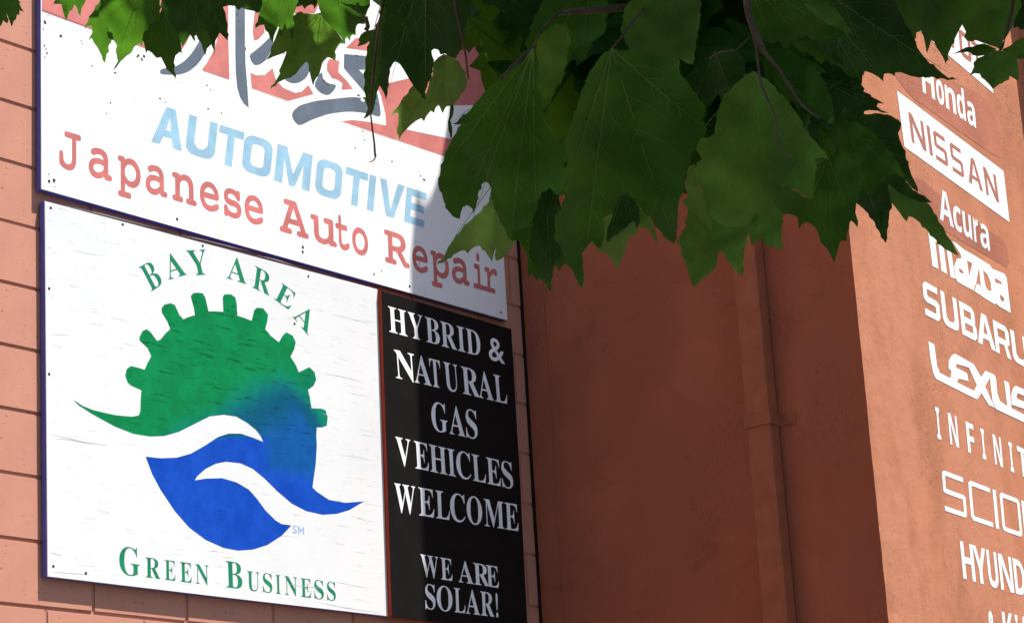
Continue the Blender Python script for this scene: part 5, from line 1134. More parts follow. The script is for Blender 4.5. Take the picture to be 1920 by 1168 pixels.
mz = [[(115, 85), (180, 118), (230, 160), (350, 235), (360, 260), (412, 600), (362, 582), (318, 285), (300, 262), (285, 252), (322, 548), (262, 515), (228, 225), (212, 200), (192, 195), (228, 490), (165, 465)],
      [(375, 188), (430, 215), (505, 280), (612, 340), (628, 350), (790, 450), (815, 490), (950, 545), (975, 592), (1020, 975), (890, 900), (865, 870), (845, 880), (715, 800), (700, 785), (620, 735), (610, 728), (440, 635), (415, 590), (400, 470), (430, 380), (480, 378), (470, 330)]]
mzh = [[(450, 482), (490, 510), (505, 542), (480, 545), (455, 520)], [(540, 400), (598, 432), (565, 578)], [(672, 468), (692, 680), (650, 652), (622, 735), (612, 722), (642, 640)],
       [(715, 505), (765, 555), (800, 640), (808, 732), (775, 730), (745, 690), (728, 600)], [(843, 592), (905, 628), (932, 662), (852, 645)], [(900, 770), (940, 802), (950, 842), (920, 850), (905, 820)]]
onfront(flat('letter', [[pxpoly(cr(p, 1720, 420, 5.84), uvF)] for p in mz[:1]] + [[pxpoly(cr(mz[1], 1720, 420, 5.84), uvF)] + [pxpoly(cr(p, 1720, 420, 5.84), uvF) for p in mzh]], m_wwhite, sb, HF + .0005), 'painted name mazda')
lx = [[(118, 232), (182, 268), (212, 500), (245, 578), (360, 640), (430, 680), (615, 775), (650, 870), (205, 645), (175, 590), (145, 450)],
      [(340, 530), (340, 450), (370, 390), (410, 368), (610, 480), (695, 625), (845, 960), (780, 930), (700, 800), (645, 705), (560, 520), (430, 480), (415, 500), (425, 522), (540, 580), (558, 670), (450, 640), (430, 676), (358, 637), (370, 560)],
      [(615, 778), (690, 630), (745, 552), (795, 622), (745, 712), (655, 868)],
      [(745, 556), (840, 600), (857, 640), (872, 800), (900, 885), (980, 940), (1168, 1035), (1320, 1105), (1320, 1190), (1168, 1120), (860, 975), (820, 890), (790, 640)],
      [(945, 660), (1000, 690), (1028, 970), (982, 945)],
      [(1028, 925), (1025, 820), (1045, 740), (1075, 720), (1168, 760), (1280, 815), (1290, 880), (1168, 832), (1095, 800), (1080, 835), (1092, 862), (1168, 895), (1290, 950), (1310, 1110), (1240, 1075), (1235, 1000), (1168, 972)]]
for k, p in enumerate(lx):
    onfront(flat('letter_stroke', [[pxpoly(cr(p, 1720, 600, 5.84), uvF)]], m_wwhite, sb, HF + .0005 + k * 1e-4))

# ------------------------------------------------------------------ plane tree hanging into the street
tree = thing('plane_tree', 'plane tree with large lobed green leaves hanging in front of the walls', 'tree', Matrix.Translation((2.0, 0.7, 0)))
TI = tree.matrix_world.copy().inverted()
rl = random.Random(21)


def leaf_mesh(out, veins, pos, mats, grid, parent=tree, vw=1.0):
    """out: outline in 2D, veins: list of polylines, pos: 2D -> 3D point; returns the leaf object"""
    xs = [p[0] for p in out]
    ys = [p[1] for p in out]
    extra = []
    y = min(ys) + grid * .5
    r = 0
    while y < max(ys):
        x = min(xs) + (grid * .5 if r % 2 else 0)
        while x < max(xs):
            if inside((x, y), out):
                extra.append((x, y))
            x += grid
        y += grid * .87
        r += 1
    # densify the outline
    o2 = []
    for a, b in zip(out, out[1:] + out[:1]):
        L = math.hypot(b[0] - a[0], b[1] - a[1])
        n = max(1, int(L / grid))
        o2 += [(a[0] + (b[0] - a[0]) * i / n, a[1] + (b[1] - a[1]) * i / n) for i in range(n)]
    V2, T = fill([o2], extra)
    V = [TI @ pos(x, y, 0) for x, y in V2]
    F = [tuple(t) for t in T]
    mi = [0] * len(F)
    for v in veins:
        n = max(3, int(math.hypot(v[-1][0] - v[0][0], v[-1][1] - v[0][1]) / grid))
        q = []
        for i in range(n + 1):
            s = i / n * (len(v) - 1)
            k = min(int(s), len(v) - 2)
            f = s - k
            q.append((v[k][0] + (v[k + 1][0] - v[k][0]) * f, v[k][1] + (v[k + 1][1] - v[k][1]) * f))
        b = len(V)
        for i, p in enumerate(q):
            d = Vector((q[min(i + 1, n)][0] - q[max(i - 1, 0)][0], q[min(i + 1, n)][1] - q[max(i - 1, 0)][1]))
            if d.length < 1e-9:
                d = Vector((0, 1))
            d.normalize()
            w = vw * (1.0 - 0.8 * i / n)
            V.append(TI @ pos(p[0] - d.y * w, p[1] + d.x * w, 1))
            V.append(TI @ pos(p[0] + d.y * w, p[1] - d.x * w, 1))
        for i in range(n):
            F.append((b + 2 * i, b + 2 * i + 1, b + 2 * i + 3, b + 2 * i + 2))
            mi.append(1)
    o = mesh_ob('leaf', V, F, mats, parent, mi, smooth=True)
    return o


def side_veins(base, tip, out, n=5):
    """secondary veins that leave a main vein and bend towards its tip"""
    res = []
    bx, by = base
    dx, dy = tip[0] - bx, tip[1] - by
    L = math.hypot(dx, dy)
    for i in range(n):
        for sg in (-1, 1):
            s = 0.24 + 0.62 * i / n + rl.uniform(-.03, .03) + (.03 if sg > 0 else 0)
            a0 = math.atan2(dy, dx) + sg * math.radians(rl.uniform(44, 56))
            l = L * 0.36 * (1.08 - s) * rl.uniform(.8, 1.1)
            x, y = bx + dx * s, by + dy * s
            q = [(x, y)]
            for k in range(1, 6):
                a = a0 - sg * math.radians(5.5 * k)
                x, y = x + math.cos(a) * l / 5, y + math.sin(a) * l / 5
                if not inside((x, y), out):
                    break
                q.append((x, y))
            if len(q) > 2:
                res.append(q)
    return res


SILH = []


def toothed(out):
    """long smooth stretches of the outline get small teeth and slight waves"""
    ar = sum(a[0] * b[1] - b[0] * a[1] for a, b in zip(out, out[1:] + out[:1]))
    sg = 1 if ar > 0 else -1
    res = []
    for a, b in zip(out, out[1:] + out[:1]):
        res.append(a)
        dx, dy = b[0] - a[0], b[1] - a[1]
        L = math.hypot(dx, dy)
        if L > 17:
            nx, ny = dy / L * sg, -dx / L * sg
            n = int(L / 17)
            for i in range(n):
                f = (i + .35) / n
                g = (i + .62) / n
                t = rl.uniform(1.2, 3.2)
                k = rl.uniform(-.6, 1.0)
                res.append((a[0] + dx * f + nx * k, a[1] + dy * f + ny * k))
                res.append((a[0] + dx * g + nx * t, a[1] + dy * g + ny * t))
                if i < n - 1:
                    h = (i + .82) / n
                    res.append((a[0] + dx * h - nx * .6, a[1] + dy * h - ny * .6))
    return res


def hero(D, base, tips, out, mat, tilt=0.7, yaw=0.0, fold=0.5, droop=0.15):
    """a leaf seen from below: traced outline on a tilted, folded and drooping blade D metres away"""
    cx = sum(p[0] for p in out) / len(out)
    cy = sum(p[1] for p in out) / len(out)
    out = toothed(out)
    t0 = tips[0]
    ax = Vector((t0[0] - base[0], t0[1] - base[1]))
    L = max(ax.length, 30)
    ax.normalize()
    perp = Vector((-ax.y, ax.x))
    ph = rl.uniform(0, 6)

    def pos(x, y, lift):
        v = Vector((x - base[0], y - base[1]))
        a, c = v.dot(ax), v.dot(perp)
        d = (tilt * (y - cy) + yaw * (x - cx)) / FPX * D
        d -= fold * abs(c) / FPX * D * (0.6 + .4 * math.tanh(abs(c) / L * 2))
        d += droop * (a / L) ** 2 * L / FPX * D * .6
        d += 0.075 * L / FPX * D * math.sin(a / L * 6 + ph) * math.sin(c / L * 8 + ph * 2)
        d += 0.020 * L / FPX * D * math.sin(a / L * 19 + abs(c) / L * 14 + ph)
        if lift:
            d -= 0.0020
        return CAM + ray(x, y) * (D + d)
    g = max(9.0, L / 13)
    veins = []
    for t in tips:
        veins.append([base, (base[0] * .45 + t[0] * .55 + perp.x * 2, base[1] * .45 + t[1] * .55 + perp.y * 2), (base[0] * .06 + t[0] * .94, base[1] * .06 + t[1] * .94)])
    o = leaf_mesh(out, veins, pos, [mat, m_vein], g, vw=max(0.55, L / 235))
    sv = []
    for t in tips:
        sv += side_veins(base, t, out, 4)
    # finer side veins
    bm = bmesh.new()
    bm.from_mesh(o.data)
    for v in sv:
        w = max(.24, L / 680)
        prev = None
        for i, (x, y) in enumerate(v):
            a, b = v[max(i - 1, 0)], v[min(i + 1, len(v) - 1)]
            d = Vector((b[0] - a[0], b[1] - a[1])).normalized()
            ww = w * (1 - .75 * i / (len(v) - 1))
            p = bm.verts.new(TI @ pos(x - d.y * ww, y + d.x * ww, 1))
            q = bm.verts.new(TI @ pos(x + d.y * ww, y - d.x * ww, 1))
            if prev:
                fc = bm.faces.new((prev[0], prev[1], q, p))
                fc.material_index = 1
                fc.smooth = True
            prev = (p, q)
    bm.to_mesh(o.data)
    bm.free()
    SILH.append(out)
    return o


LG, LL, LD, LP = m_leaf, m_leaf_light, m_leaf_dark, m_leaf_pale
HERO = [
 # left of the picture
 (2.9, (-20, -110), [(22, 50), (45, 23)], [(30, -30), (34, 0), (39, 6), (36, 7), (40, 16), (45, 23), (36, 20), (37, 29), (32, 28), (30, 37), (26, 40), (22, 51), (17, 38), (12, 25), (14, 45), (9, 42), (6, 39), (2, 50), (-3, 45), (-20, 60), (-45, 20), (-80, 10), (-70, -60), (-20, -110), (20, -80)], LL, .5),
 (3.0, (130, -85), [(124, 41), (151, 31), (100, 8)], [(100, 8), (115, 8.5), (119, 25), (124, 41), (127, 31), (131, 21), (136, 19), (139, 9), (143, 13), (151, 31), (153, 16), (158, 8), (163, -5), (178, -40), (150, -80), (130, -85), (100, -70), (80, -30), (104, 0)], LG, .5),
 (2.98, (255, -70), [(197, 119), (160, 54)], [(187, 2), (177, 20), (165, 40), (160, 48), (158, 57), (164, 49), (172, 50), (173, 62), (165, 76), (172, 72), (176, 81), (183, 90), (188, 100), (197, 119), (199, 108), (203, 90), (209, 74), (230, 60), (262, 20), (265, -40), (255, -70), (215, -40)], LL, .6),
 (2.92, (263, -12), [(211, 133), (188, 45), (250, 84)], [(196, -40), (189, 0), (186, 30), (187, 48), (203, 48), (203, 72), (208, 75), (213, 76), (219, 85), (217, 95), (219, 105), (221, 115), (214, 128), (211, 133), (218, 127), (227, 115), (238, 105), (246, 100), (252, 88), (262, 82), (266, 88), (269, 76), (280, 60), (300, 30), (300, -20), (263, -12), (240, -60)], LG, .6),
 (2.88, (305, 14), [(331, 152), (341, 101), (275, 100)], [(305, 14), (300, 28), (290, 42), (279, 47), (281, 54), (270, 60), (266, 76), (269, 78), (272, 92), (274, 101), (277, 95), (284, 99), (293, 109), (302, 108), (308, 120), (318, 135), (326, 143), (331, 152), (327, 135), (326, 118), (329, 105), (337, 98), (341, 101), (340, 90), (338, 76), (332, 64), (328, 54), (321, 50), (313, 32)], LG, .5),
 (2.96, (350, -90), [(346, 85), (385, 105), (427, 77)], [(300, -30), (304, 20), (318, 55), (330, 70), (338, 78), (342, 89), (350, 76), (357, 66), (362, 75), (366, 79), (365, 68), (368, 66), (371, 74), (378, 82), (380, 92), (385, 105), (388, 92), (396, 84), (400, 93), (402, 106), (403, 90), (404, 77), (409, 68), (412, 62), (420, 70), (427, 77), (426, 60), (427, 46), (424, 36), (423, 25), (418, 14), (428, 11), (440, 12), (447, 20), (453, 15), (470, 20), (488, 24), (494, 0), (484, -40), (420, -90), (350, -90)], LD, .7),
 (2.93, (372, 52), [(385, 105), (366, 79)], [(372, 52), (368, 57), (366, 66), (368, 66), (371, 74), (378, 82), (380, 92), (385, 105), (388, 92), (396, 84), (394, 72), (388, 62), (380, 55)], LL, .5),
 (2.86, (535, -60), [(512, 81), (479, 53), (549, 76)], [(497, -10), (492, 8), (488, 20), (485, 26), (484, 35), (479, 54), (487, 48), (495, 47), (497, 57), (503, 62), (506, 72), (512, 82), (513, 70), (517, 60), (522, 50), (528, 69), (530, 55), (534, 42), (542, 60), (549, 76), (551, 60), (552, 45), (549, 35), (552, 24), (556, 14), (560, -20), (535, -60), (505, -40)], LG, .6),
 (2.90, (602, 24), [(507, 168), (587, 162), (500, 113), (629, 114), (648, 83)], [(602, 24), (590, 27), (575, 26), (558, 24), (548, 32), (534, 42), (522, 56), (517, 70), (513, 80), (508, 90), (507, 100), (500, 113.5), (512, 107), (527, 102), (537, 97), (536, 102), (531, 115), (528, 123), (523, 133), (525, 138), (517, 153), (507, 168), (520, 156), (532, 150), (541, 147), (544, 147), (555, 139), (563, 128), (572, 118), (575, 116), (578, 120), (581, 137), (583, 147), (587, 162), (590, 152), (600, 136), (604, 120), (607, 115), (614, 108), (619, 109), (629, 115), (628, 98), (633, 88), (638, 82), (648, 83), (640, 73), (635, 65), (627, 55), (617, 47), (607, 35)], LL, .4),
 (2.82, (625, -70), [(648, 82), (684, 45), (596, 10)], [(560, -40), (590, -30), (596, 5), (602, 24), (610, 40), (622, 52), (633, 62), (641, 73), (648, 84), (647, 74), (650, 70), (656, 77), (658, 68), (662, 65), (667, 67), (667, 55), (669, 48), (673, 45), (684, 46), (686, 30), (694, 0), (690, -40), (625, -70)], LG, .7),
 (2.95, (570, -60), [(571, 18), (589, 16)], [(540, -30), (549, 2), (556, 14), (563, 12), (567, 11), (571, 18), (575, 13), (583, 9), (588, 11), (589, 18), (594, 10), (600, -5), (606, -30), (570, -60)], LD, .5),
 (2.80, (705, 55), [(670, 88), (676, 66)], [(705, 55), (690, 58), (683, 60), (676, 66), (672, 76), (674, 79), (670, 88), (677, 86), (684, 84), (690, 80), (702, 74)], LL, .4),
 (2.66, (722, -20), [(688, 206), (699, 208), (684, 130)], [(716, -25), (712, 30), (703, 60), (694, 72), (688, 100), (685, 120), (684, 150), (684, 175), (687, 195), (690, 204), (686, 214), (681, 224), (690, 219), (699, 211), (703, 196), (706, 177), (711, 163), (716, 150), (722, 120), (730, 60), (736, 0), (730, -30)], LG, .5),
 (2.58, (800, -80), [(724, 186), (798, 187), (740, 40)], [(722, -30), (724, 20), (718, 60), (716, 100), (714, 130), (711, 160), (715, 166), (720, 175), (724, 187), (727, 175), (728, 150), (731, 130), (738, 118), (742, 116), (750, 121), (758, 133), (766, 147), (775, 161), (785, 173), (798, 188), (797, 172), (802, 155), (809, 146), (811, 128), (814, 114), (810, 104), (809, 96), (814, 92), (822, 94), (826, 103), (834, 101), (846, 108), (855, 112), (868, 70), (882, 20), (890, -40), (800, -80)], LD, .7),
 (2.70, (832, 102), [(749, 263), (733, 218), (795, 228), (830, 212)], [(832, 102), (822, 108), (815, 115), (810, 122), (812, 132), (812, 142), (806, 150), (803, 165), (799, 176), (790, 172), (782, 160), (775, 160), (765, 175), (753, 188), (748, 198), (733, 218), (743, 212), (747, 213), (747, 230), (744, 250), (747, 254), (749, 263), (753, 253), (762, 243), (770, 235), (780, 227), (790, 222), (795, 228), (799, 219), (802, 215), (808, 208), (814, 212), (816, 204), (822, 196), (826, 204), (830, 213), (834, 204), (837, 200), (844, 199), (852, 195), (862, 180), (874, 165), (876, 150), (868, 130), (853, 112), (840, 104)], LL, .45),
 (2.72, (848, 190), [(847, 262)], [(848, 190), (844, 200), (843, 215), (840, 235), (841, 246), (847, 262), (848, 250), (848, 240), (844, 226), (849, 217), (851, 205), (850, 196)], LD, .3),
 (2.55, (880, 205), [(848, 233)], [(882, 206), (874, 214), (868, 215), (862, 222), (857, 229), (848, 233), (855, 234), (862, 234), (870, 232), (880, 222)], LG, .3),
 # big leaves of the middle
 (2.22, (1000, 92), [(862, 410), (890, 400), (824, 330), (958, 450), (1005, 395)], [(1000, 92), (975, 112), (955, 133), (935, 150), (915, 168), (900, 185), (885, 202), (870, 226), (855, 250), (843, 271), (833, 295), (826, 320), (821, 345), (824, 358), (828, 362), (832, 378), (840, 395), (850, 407), (862, 411), (864, 400), (868, 388), (876, 385), (885, 391), (889, 401), (893, 385), (896, 365), (903, 346), (910, 341), (916, 344), (921, 353), (921, 372), (932, 400), (945, 427), (957, 451), (962, 438), (975, 430), (990, 424), (1000, 408), (1008, 380), (1014, 362), (1030, 352), (1050, 368), (1064, 362), (1066, 340), (1056, 310), (1064, 297), (1055, 275), (1040, 255), (1024, 225), (1014, 190), (1010, 150), (1008, 110)], LG, .6),
 (2.42, (935, 330), [(819, 496), (923, 491), (929, 487)], [(935, 325), (917, 378), (903, 395), (884, 412), (866, 430), (850, 450), (838, 470), (832, 482), (819, 496), (835, 488), (850, 478), (865, 470), (873, 470), (876, 476), (885, 466), (892, 462), (900, 461), (903, 467), (910, 472), (917, 482), (923, 491), (925, 478), (930, 464), (929, 487), (932, 489), (941, 485), (951, 475), (960, 460), (975, 440), (985, 400), (960, 350)], LL, .55),
 (2.36, (1010, 330), [(1033, 550), (992, 522), (1047, 508)], [(1010, 330), (990, 365), (970, 395), (955, 430), (960, 452), (970, 450), (975, 456), (981, 466), (988, 479), (990, 490), (989, 506), (992, 522), (997, 513), (1003, 521), (1007, 527), (1009, 521), (1015, 525), (1022, 532), (1028, 543), (1033, 551), (1033, 530), (1036, 512), (1040, 498), (1043, 498), (1047, 509), (1053, 500), (1061, 493), (1066, 470), (1062, 440), (1048, 410), (1040, 380), (1025, 350)], LL, .5),
 (2.28, (1022, 300), [(1034, 520), (1060, 440)], [(1022, 300), (1005, 350), (1000, 400), (996, 440), (992, 480), (998, 492), (1005, 500), (1012, 512), (1020, 520), (1031, 530), (1034, 512), (1036, 500), (1041, 490), (1052, 486), (1056, 465), (1052, 430), (1050, 380), (1040, 330)], LD, .5),
 (2.10, (1147, 92), [(1265, 458), (1091, 540), (1050, 395), (1325, 245)], [(1147, 92), (1125, 108), (1103, 140), (1088, 180), (1075, 220), (1065, 250), (1057, 275), (1066, 300), (1060, 330), (1063, 360), (1052, 392), (1040, 408), (1042, 430), (1040, 450), (1051, 462), (1058, 480), (1062, 495), (1074, 506), (1079, 520), (1085, 533), (1091, 541), (1095, 525), (1092, 505), (1093, 490), (1091, 476), (1099, 464), (1110, 452), (1118, 462), (1126, 466), (1134, 440), (1130, 410), (1150, 395), (1160, 370), (1175, 360), (1200, 390), (1218, 408), (1235, 430), (1252, 450), (1265, 458), (1268, 440), (1270, 418), (1271, 398), (1272, 382), (1283, 350), (1282, 335), (1292, 310), (1296, 290), (1310, 268), (1325, 245), (1318, 225), (1322, 200), (1300, 172), (1285, 150), (1262, 128), (1240, 108), (1200, 92), (1170, 96)], LG, .65),
 (2.32, (1168, 350), [(1160, 505), (1115, 410)], [(1168, 350), (1152, 380), (1140, 410), (1132, 402), (1122, 400), (1115, 408), (1116, 420), (1121, 434), (1118, 448), (1108, 458), (1118, 460), (1124, 474), (1132, 472), (1138, 476), (1150, 492), (1160, 506), (1163, 490), (1168, 479), (1173, 470), (1175, 456), (1180, 443), (1188, 440), (1195, 444), (1195, 432), (1198, 420), (1196, 400), (1184, 372)], LL, .5),
 (2.25, (1172, 345), [(1140, 455), (1190, 430)], [(1172, 345), (1160, 352), (1153, 365), (1152, 380), (1147, 395), (1149, 405), (1144, 418), (1138, 435), (1139, 456), (1148, 446), (1162, 435), (1180, 420), (1190, 414), (1194, 430), (1200, 416), (1203, 400), (1190, 372)], LD, .5),
 (2.24, (1204, 390), [(1234, 460)], [(1204, 388), (1198, 400), (1200, 415), (1199, 428), (1208, 427), (1216, 430), (1220, 438), (1228, 450), (1234, 460), (1232, 445), (1225, 428), (1217, 410)], LG, .4),
 (2.40, (1337, 418), [(1301, 538), (1392, 518), (1270, 454)], [(1337, 350), (1300, 370), (1284, 378), (1289, 390), (1289, 403), (1287, 423), (1277, 440), (1269, 455), (1277, 463), (1280, 482), (1284, 490), (1287, 499), (1289, 508), (1292, 517), (1299, 535), (1301, 539), (1308, 533), (1315, 524), (1322, 520), (1334, 510), (1343, 500), (1345, 487), (1346, 475), (1350, 470), (1357, 477), (1370, 495), (1384, 510), (1392, 519), (1393, 498), (1394, 473), (1400, 447), (1406, 432), (1416, 410), (1418, 380), (1390, 350)], LG, .5),
 (2.20, (1303, 308), [(1334, 431), (1279, 378), (1283, 340)], [(1303, 308), (1297, 310), (1290, 312), (1288, 322), (1288, 334), (1283, 340), (1284, 350), (1288, 360), (1289, 370), (1278, 377), (1285, 385), (1292, 390), (1305, 403), (1320, 418), (1334, 431), (1333, 410), (1333, 388), (1328, 396), (1320, 375), (1312, 355), (1307, 332)], LL, .4),
 (2.12, (1412, 134), [(1447, 425), (1553, 297), (1353, 420), (1298, 266), (1522, 374)], [(1412, 134), (1392, 148), (1372, 168), (1354, 186), (1348, 205), (1344, 225), (1340, 250), (1330, 258), (1312, 262), (1298, 266), (1309, 285), (1316, 300), (1306, 306), (1306, 325), (1314, 352), (1324, 376), (1333, 388), (1334, 408), (1345, 418), (1360, 424), (1372, 427), (1388, 425), (1404, 418), (1415, 402), (1428, 406), (1438, 413), (1447, 425), (1451, 404), (1450, 388), (1454, 362), (1459, 346), (1470, 348), (1490, 355), (1508, 366), (1522, 374), (1526, 350), (1528, 327), (1530, 310), (1527, 299), (1537, 296), (1553, 297), (1540, 280), (1524, 262), (1508, 240), (1500, 222), (1487, 205), (1480, 192), (1462, 176), (1446, 158), (1430, 146)], LG, .55),
 (2.34, (1420, 370), [(1412, 460), (1468, 466)], [(1420, 365), (1408, 395), (1404, 430), (1410, 462), (1420, 450), (1426, 444), (1433, 456), (1440, 461), (1455, 464), (1467, 468), (1466, 450), (1464, 438), (1466, 428), (1467, 410), (1470, 402), (1462, 390), (1445, 370)], LG, .5),
 (2.26, (1553, 296), [(1564, 491), (1498, 430), (1608, 427), (1459, 347)], [(1553, 296), (1540, 300), (1530, 312), (1526, 340), (1521, 372), (1505, 368), (1490, 358), (1476, 348), (1467, 349), (1459, 345), (1455, 360), (1452, 386), (1462, 394), (1470, 402), (1477, 401), (1485, 402), (1495, 407), (1497, 418), (1498, 430), (1504, 421), (1512, 416), (1520, 420), (1530, 428), (1535, 440), (1538, 453), (1548, 464), (1555, 474), (1560, 485), (1564, 492), (1568, 480), (1571, 468), (1574, 456), (1580, 451), (1587, 452), (1588, 438), (1592, 430), (1593, 418), (1596, 414), (1602, 419), (1608, 427), (1609, 415), (1604, 400), (1605, 385), (1612, 365), (1620, 330), (1600, 300), (1575, 290)], LG, .55),
 (2.38, (1585, 225), [(1661, 455), (1721, 361), (1748, 380)], [(1585, 200), (1608, 218), (1625, 215), (1650, 213), (1672, 218), (1690, 232), (1688, 243), (1684, 250), (1687, 262), (1691, 272), (1698, 292), (1704, 312), (1709, 328), (1716, 342), (1721, 353), (1721, 362), (1708, 350), (1697, 338), (1708, 352), (1722, 363), (1738, 372), (1748, 380), (1736, 380), (1720, 390), (1700, 396), (1672, 380), (1673, 390), (1668, 396), (1667, 410), (1664, 430), (1661, 456), (1650, 437), (1640, 417), (1628, 401), (1617, 390), (1607, 382), (1590, 360), (1570, 300), (1560, 240)], LD, .6),
 (2.26, (1666, 346), [(1798, 479), (1700, 415)], [(1666, 346), (1674, 352), (1686, 362), (1700, 370), (1722, 378), (1741, 382), (1747, 390), (1751, 399), (1757, 405), (1760, 416), (1769, 426), (1775, 441), (1784, 452), (1790, 465), (1798, 480), (1785, 474), (1770, 466), (1755, 450), (1740, 434), (1725, 418), (1712, 408), (1704, 406), (1700, 416), (1693, 408), (1686, 398), (1678, 388), (1670, 378), (1668, 366)], LL, .45),
 (2.62, (1515, 140), [(1668, 212), (1658, 195), (1621, 167)], [(1500, 100), (1540, 110), (1575, 128), (1597, 147), (1605, 157), (1621, 167), (1619, 172), (1633, 178), (1634, 182), (1645, 187), (1658, 195), (1646, 194), (1644, 200), (1652, 207), (1668, 212), (1655, 212), (1645, 208), (1630, 207), (1621, 209), (1619, 216), (1624, 216), (1600, 235), (1560, 240), (1520, 220), (1500, 160)], LD, .3),
 (2.30, (1508, -40), [(1797, 149), (1657, 153), (1616, 152), (1560, 110)], [(1508, -60), (1505, -10), (1512, 40), (1520, 75), (1545, 100), (1575, 125), (1596, 146), (1606, 147), (1616, 153), (1613, 143), (1612, 136), (1623, 134), (1635, 138), (1647, 145), (1657, 154), (1656, 147), (1658, 139), (1673, 137), (1688, 136), (1697, 139), (1707, 143), (1723, 146), (1744, 145), (1765, 147), (1783, 150), (1797, 149), (1779, 147), (1767, 138), (1758, 130), (1744, 120), (1735, 110), (1727, 100), (1720, 90), (1717, 78), (1700, 50), (1685, 20), (1670, -20), (1640, -60), (1560, -90)], LD, .6),
 (2.52, (1745, -90), [(1774, 122), (1738, 100), (1700, 45)], [(1690, -50), (1688, 0), (1692, 30), (1700, 48), (1714, 62), (1726, 57), (1732, 70), (1735, 86), (1738, 101), (1742, 90), (1746, 76), (1752, 80), (1756, 90), (1762, 98), (1768, 108), (1774, 122), (1777, 105), (1783, 90), (1790, 74), (1797, 60), (1804, 47), (1808, 30), (1812, -20), (1780, -80), (1745, -90)], LG, .6),
 (2.46, (1876, 93), [(1830, -60), (1806, 60), (1900, -40)], [(1876, 93), (1865, 88), (1852, 84), (1840, 80), (1830, 76), (1822, 79), (1813, 77), (1808, 70), (1811, 60), (1804, 47), (1800, 20), (1792, -20), (1800, -70), (1850, -90), (1915, -60), (1918, -20), (1912, 18), (1905, 32), (1897, 52), (1891, 64), (1881, 77)], LG, -.2),
 (2.54, (1868, 93), [(1786, 102)], [(1868, 92), (1855, 86), (1845, 82), (1833, 84), (1825, 88), (1812, 89), (1800, 95), (1786, 102), (1800, 99), (1812, 98), (1820, 99), (1823, 104), (1835, 106), (1846, 104), (1860, 100)], LG, .4),
 (2.36, (1874, 96), [(1862, 168), (1818, 143), (1909, 151)], [(1874, 96), (1864, 94), (1858, 97), (1848, 103), (1840, 107), (1834, 109), (1830, 113), (1825, 118), (1826, 126), (1822, 135), (1818, 143), (1827, 138), (1837, 139), (1840, 146), (1846, 150), (1850, 154), (1854, 158), (1862, 168), (1866, 164), (1869, 162), (1874, 158), (1880, 157), (1882, 154), (1887, 152), (1892, 150), (1893, 143), (1900, 147), (1909, 152), (1911, 138), (1909, 125), (1906, 111), (1898, 102), (1887, 96)], LG, .35),
 (2.44, (1879, 94), [(1945, 80), (1935, 120)], [(1879, 93), (1893, 87), (1905, 77), (1915, 72), (1940, 66), (1955, 90), (1942, 110), (1925, 108), (1908, 110), (1901, 117), (1894, 108), (1886, 100)], LL, .35),
 (2.58, (1960, -60), [(1905, 45), (1915, 58)], [(1920, -60), (1908, -20), (1906, 20), (1901, 40), (1900, 54), (1908, 50), (1915, 57), (1930, 52), (1960, 50), (1990, 0), (1960, -60)], LD, .4),
 # upper layer of the dense part
 (2.44, (1110, -40), [(1010, 130), (1090, 110)], [(1110, -60), (1060, -40), (1020, 0), (1000, 40), (985, 85), (995, 100), (1000, 135), (1015, 120), (1025, 150), (1040, 120), (1060, 130), (1075, 100), (1095, 115), (1110, 80), (1135, 60), (1140, -20)], LG, .5),
 (2.20, (1060, 45), [(1012, 215), (1050, 170)], [(1060, 45), (1035, 50), (1010, 70), (1001, 110), (1000, 150), (1006, 185), (1015, 218), (1020, 200), (1032, 195), (1040, 165), (1055, 150), (1062, 110), (1070, 75)], LL, .4),
 (2.30, (1250, -30), [(1232, 170), (1200, 110), (1300, 120)], [(1250, -50), (1200, -30), (1170, 20), (1165, 60), (1180, 90), (1195, 120), (1215, 125), (1232, 175), (1240, 140), (1262, 150), (1275, 145), (1272, 110), (1300, 122), (1305, 80), (1312, 40), (1315, -20)], LG, .6),
 (2.40, (1340, 95), [(1300, 205), (1380, 200)], [(1345, 85), (1320, 95), (1305, 115), (1300, 140), (1290, 150), (1285, 165), (1300, 210), (1315, 185), (1330, 200), (1345, 175), (1370, 205), (1385, 185), (1400, 190), (1400, 150), (1395, 110), (1370, 88)], LD, .5),
 (2.18, (1395, -50), [(1590, 75), (1500, 70), (1450, 80)], [(1395, -70), (1400, -20), (1410, 30), (1430, 75), (1445, 82), (1460, 78), (1475, 92), (1490, 72), (1510, 68), (1530, 75), (1552, 74), (1570, 70), (1590, 76), (1575, 50), (1570, 20), (1545, -20), (1480, -60)], LG, .6),
 (2.14, (1502, -8), [(1599, 63)], [(1502, -8), (1515, -6), (1535, 0), (1555, 10), (1572, 24), (1585, 44), (1599, 63), (1582, 60), (1565, 52), (1545, 42), (1525, 26), (1508, 10)], LL, .5),
 (2.28, (1470, 55), [(1580, 130), (1540, 120)], [(1470, 60), (1495, 68), (1530, 72), (1555, 88), (1570, 105), (1582, 122), (1562, 116), (1550, 112), (1540, 122), (1525, 105), (1518, 98), (1505, 100), (1490, 85), (1475, 80)], LL, .5),
 (2.50, (1430, 100), [(1560, 235), (1500, 190)], [(1430, 95), (1450, 90), (1480, 95), (1500, 110), (1530, 130), (1550, 160), (1560, 190), (1566, 238), (1545, 225), (1530, 215), (1510, 225), (1490, 195), (1470, 185), (1450, 150), (1432, 130)], LG, .5),
 (2.30, (1590, 240), [(1630, 370), (1690, 330)], [(1570, 235), (1590, 228), (1615, 235), (1640, 250), (1660, 275), (1680, 300), (1700, 335), (1680, 325), (1665, 330), (1650, 345), (1640, 355), (1630, 372), (1618, 350), (1600, 340), (1590, 310), (1575, 290)], LG, .5),
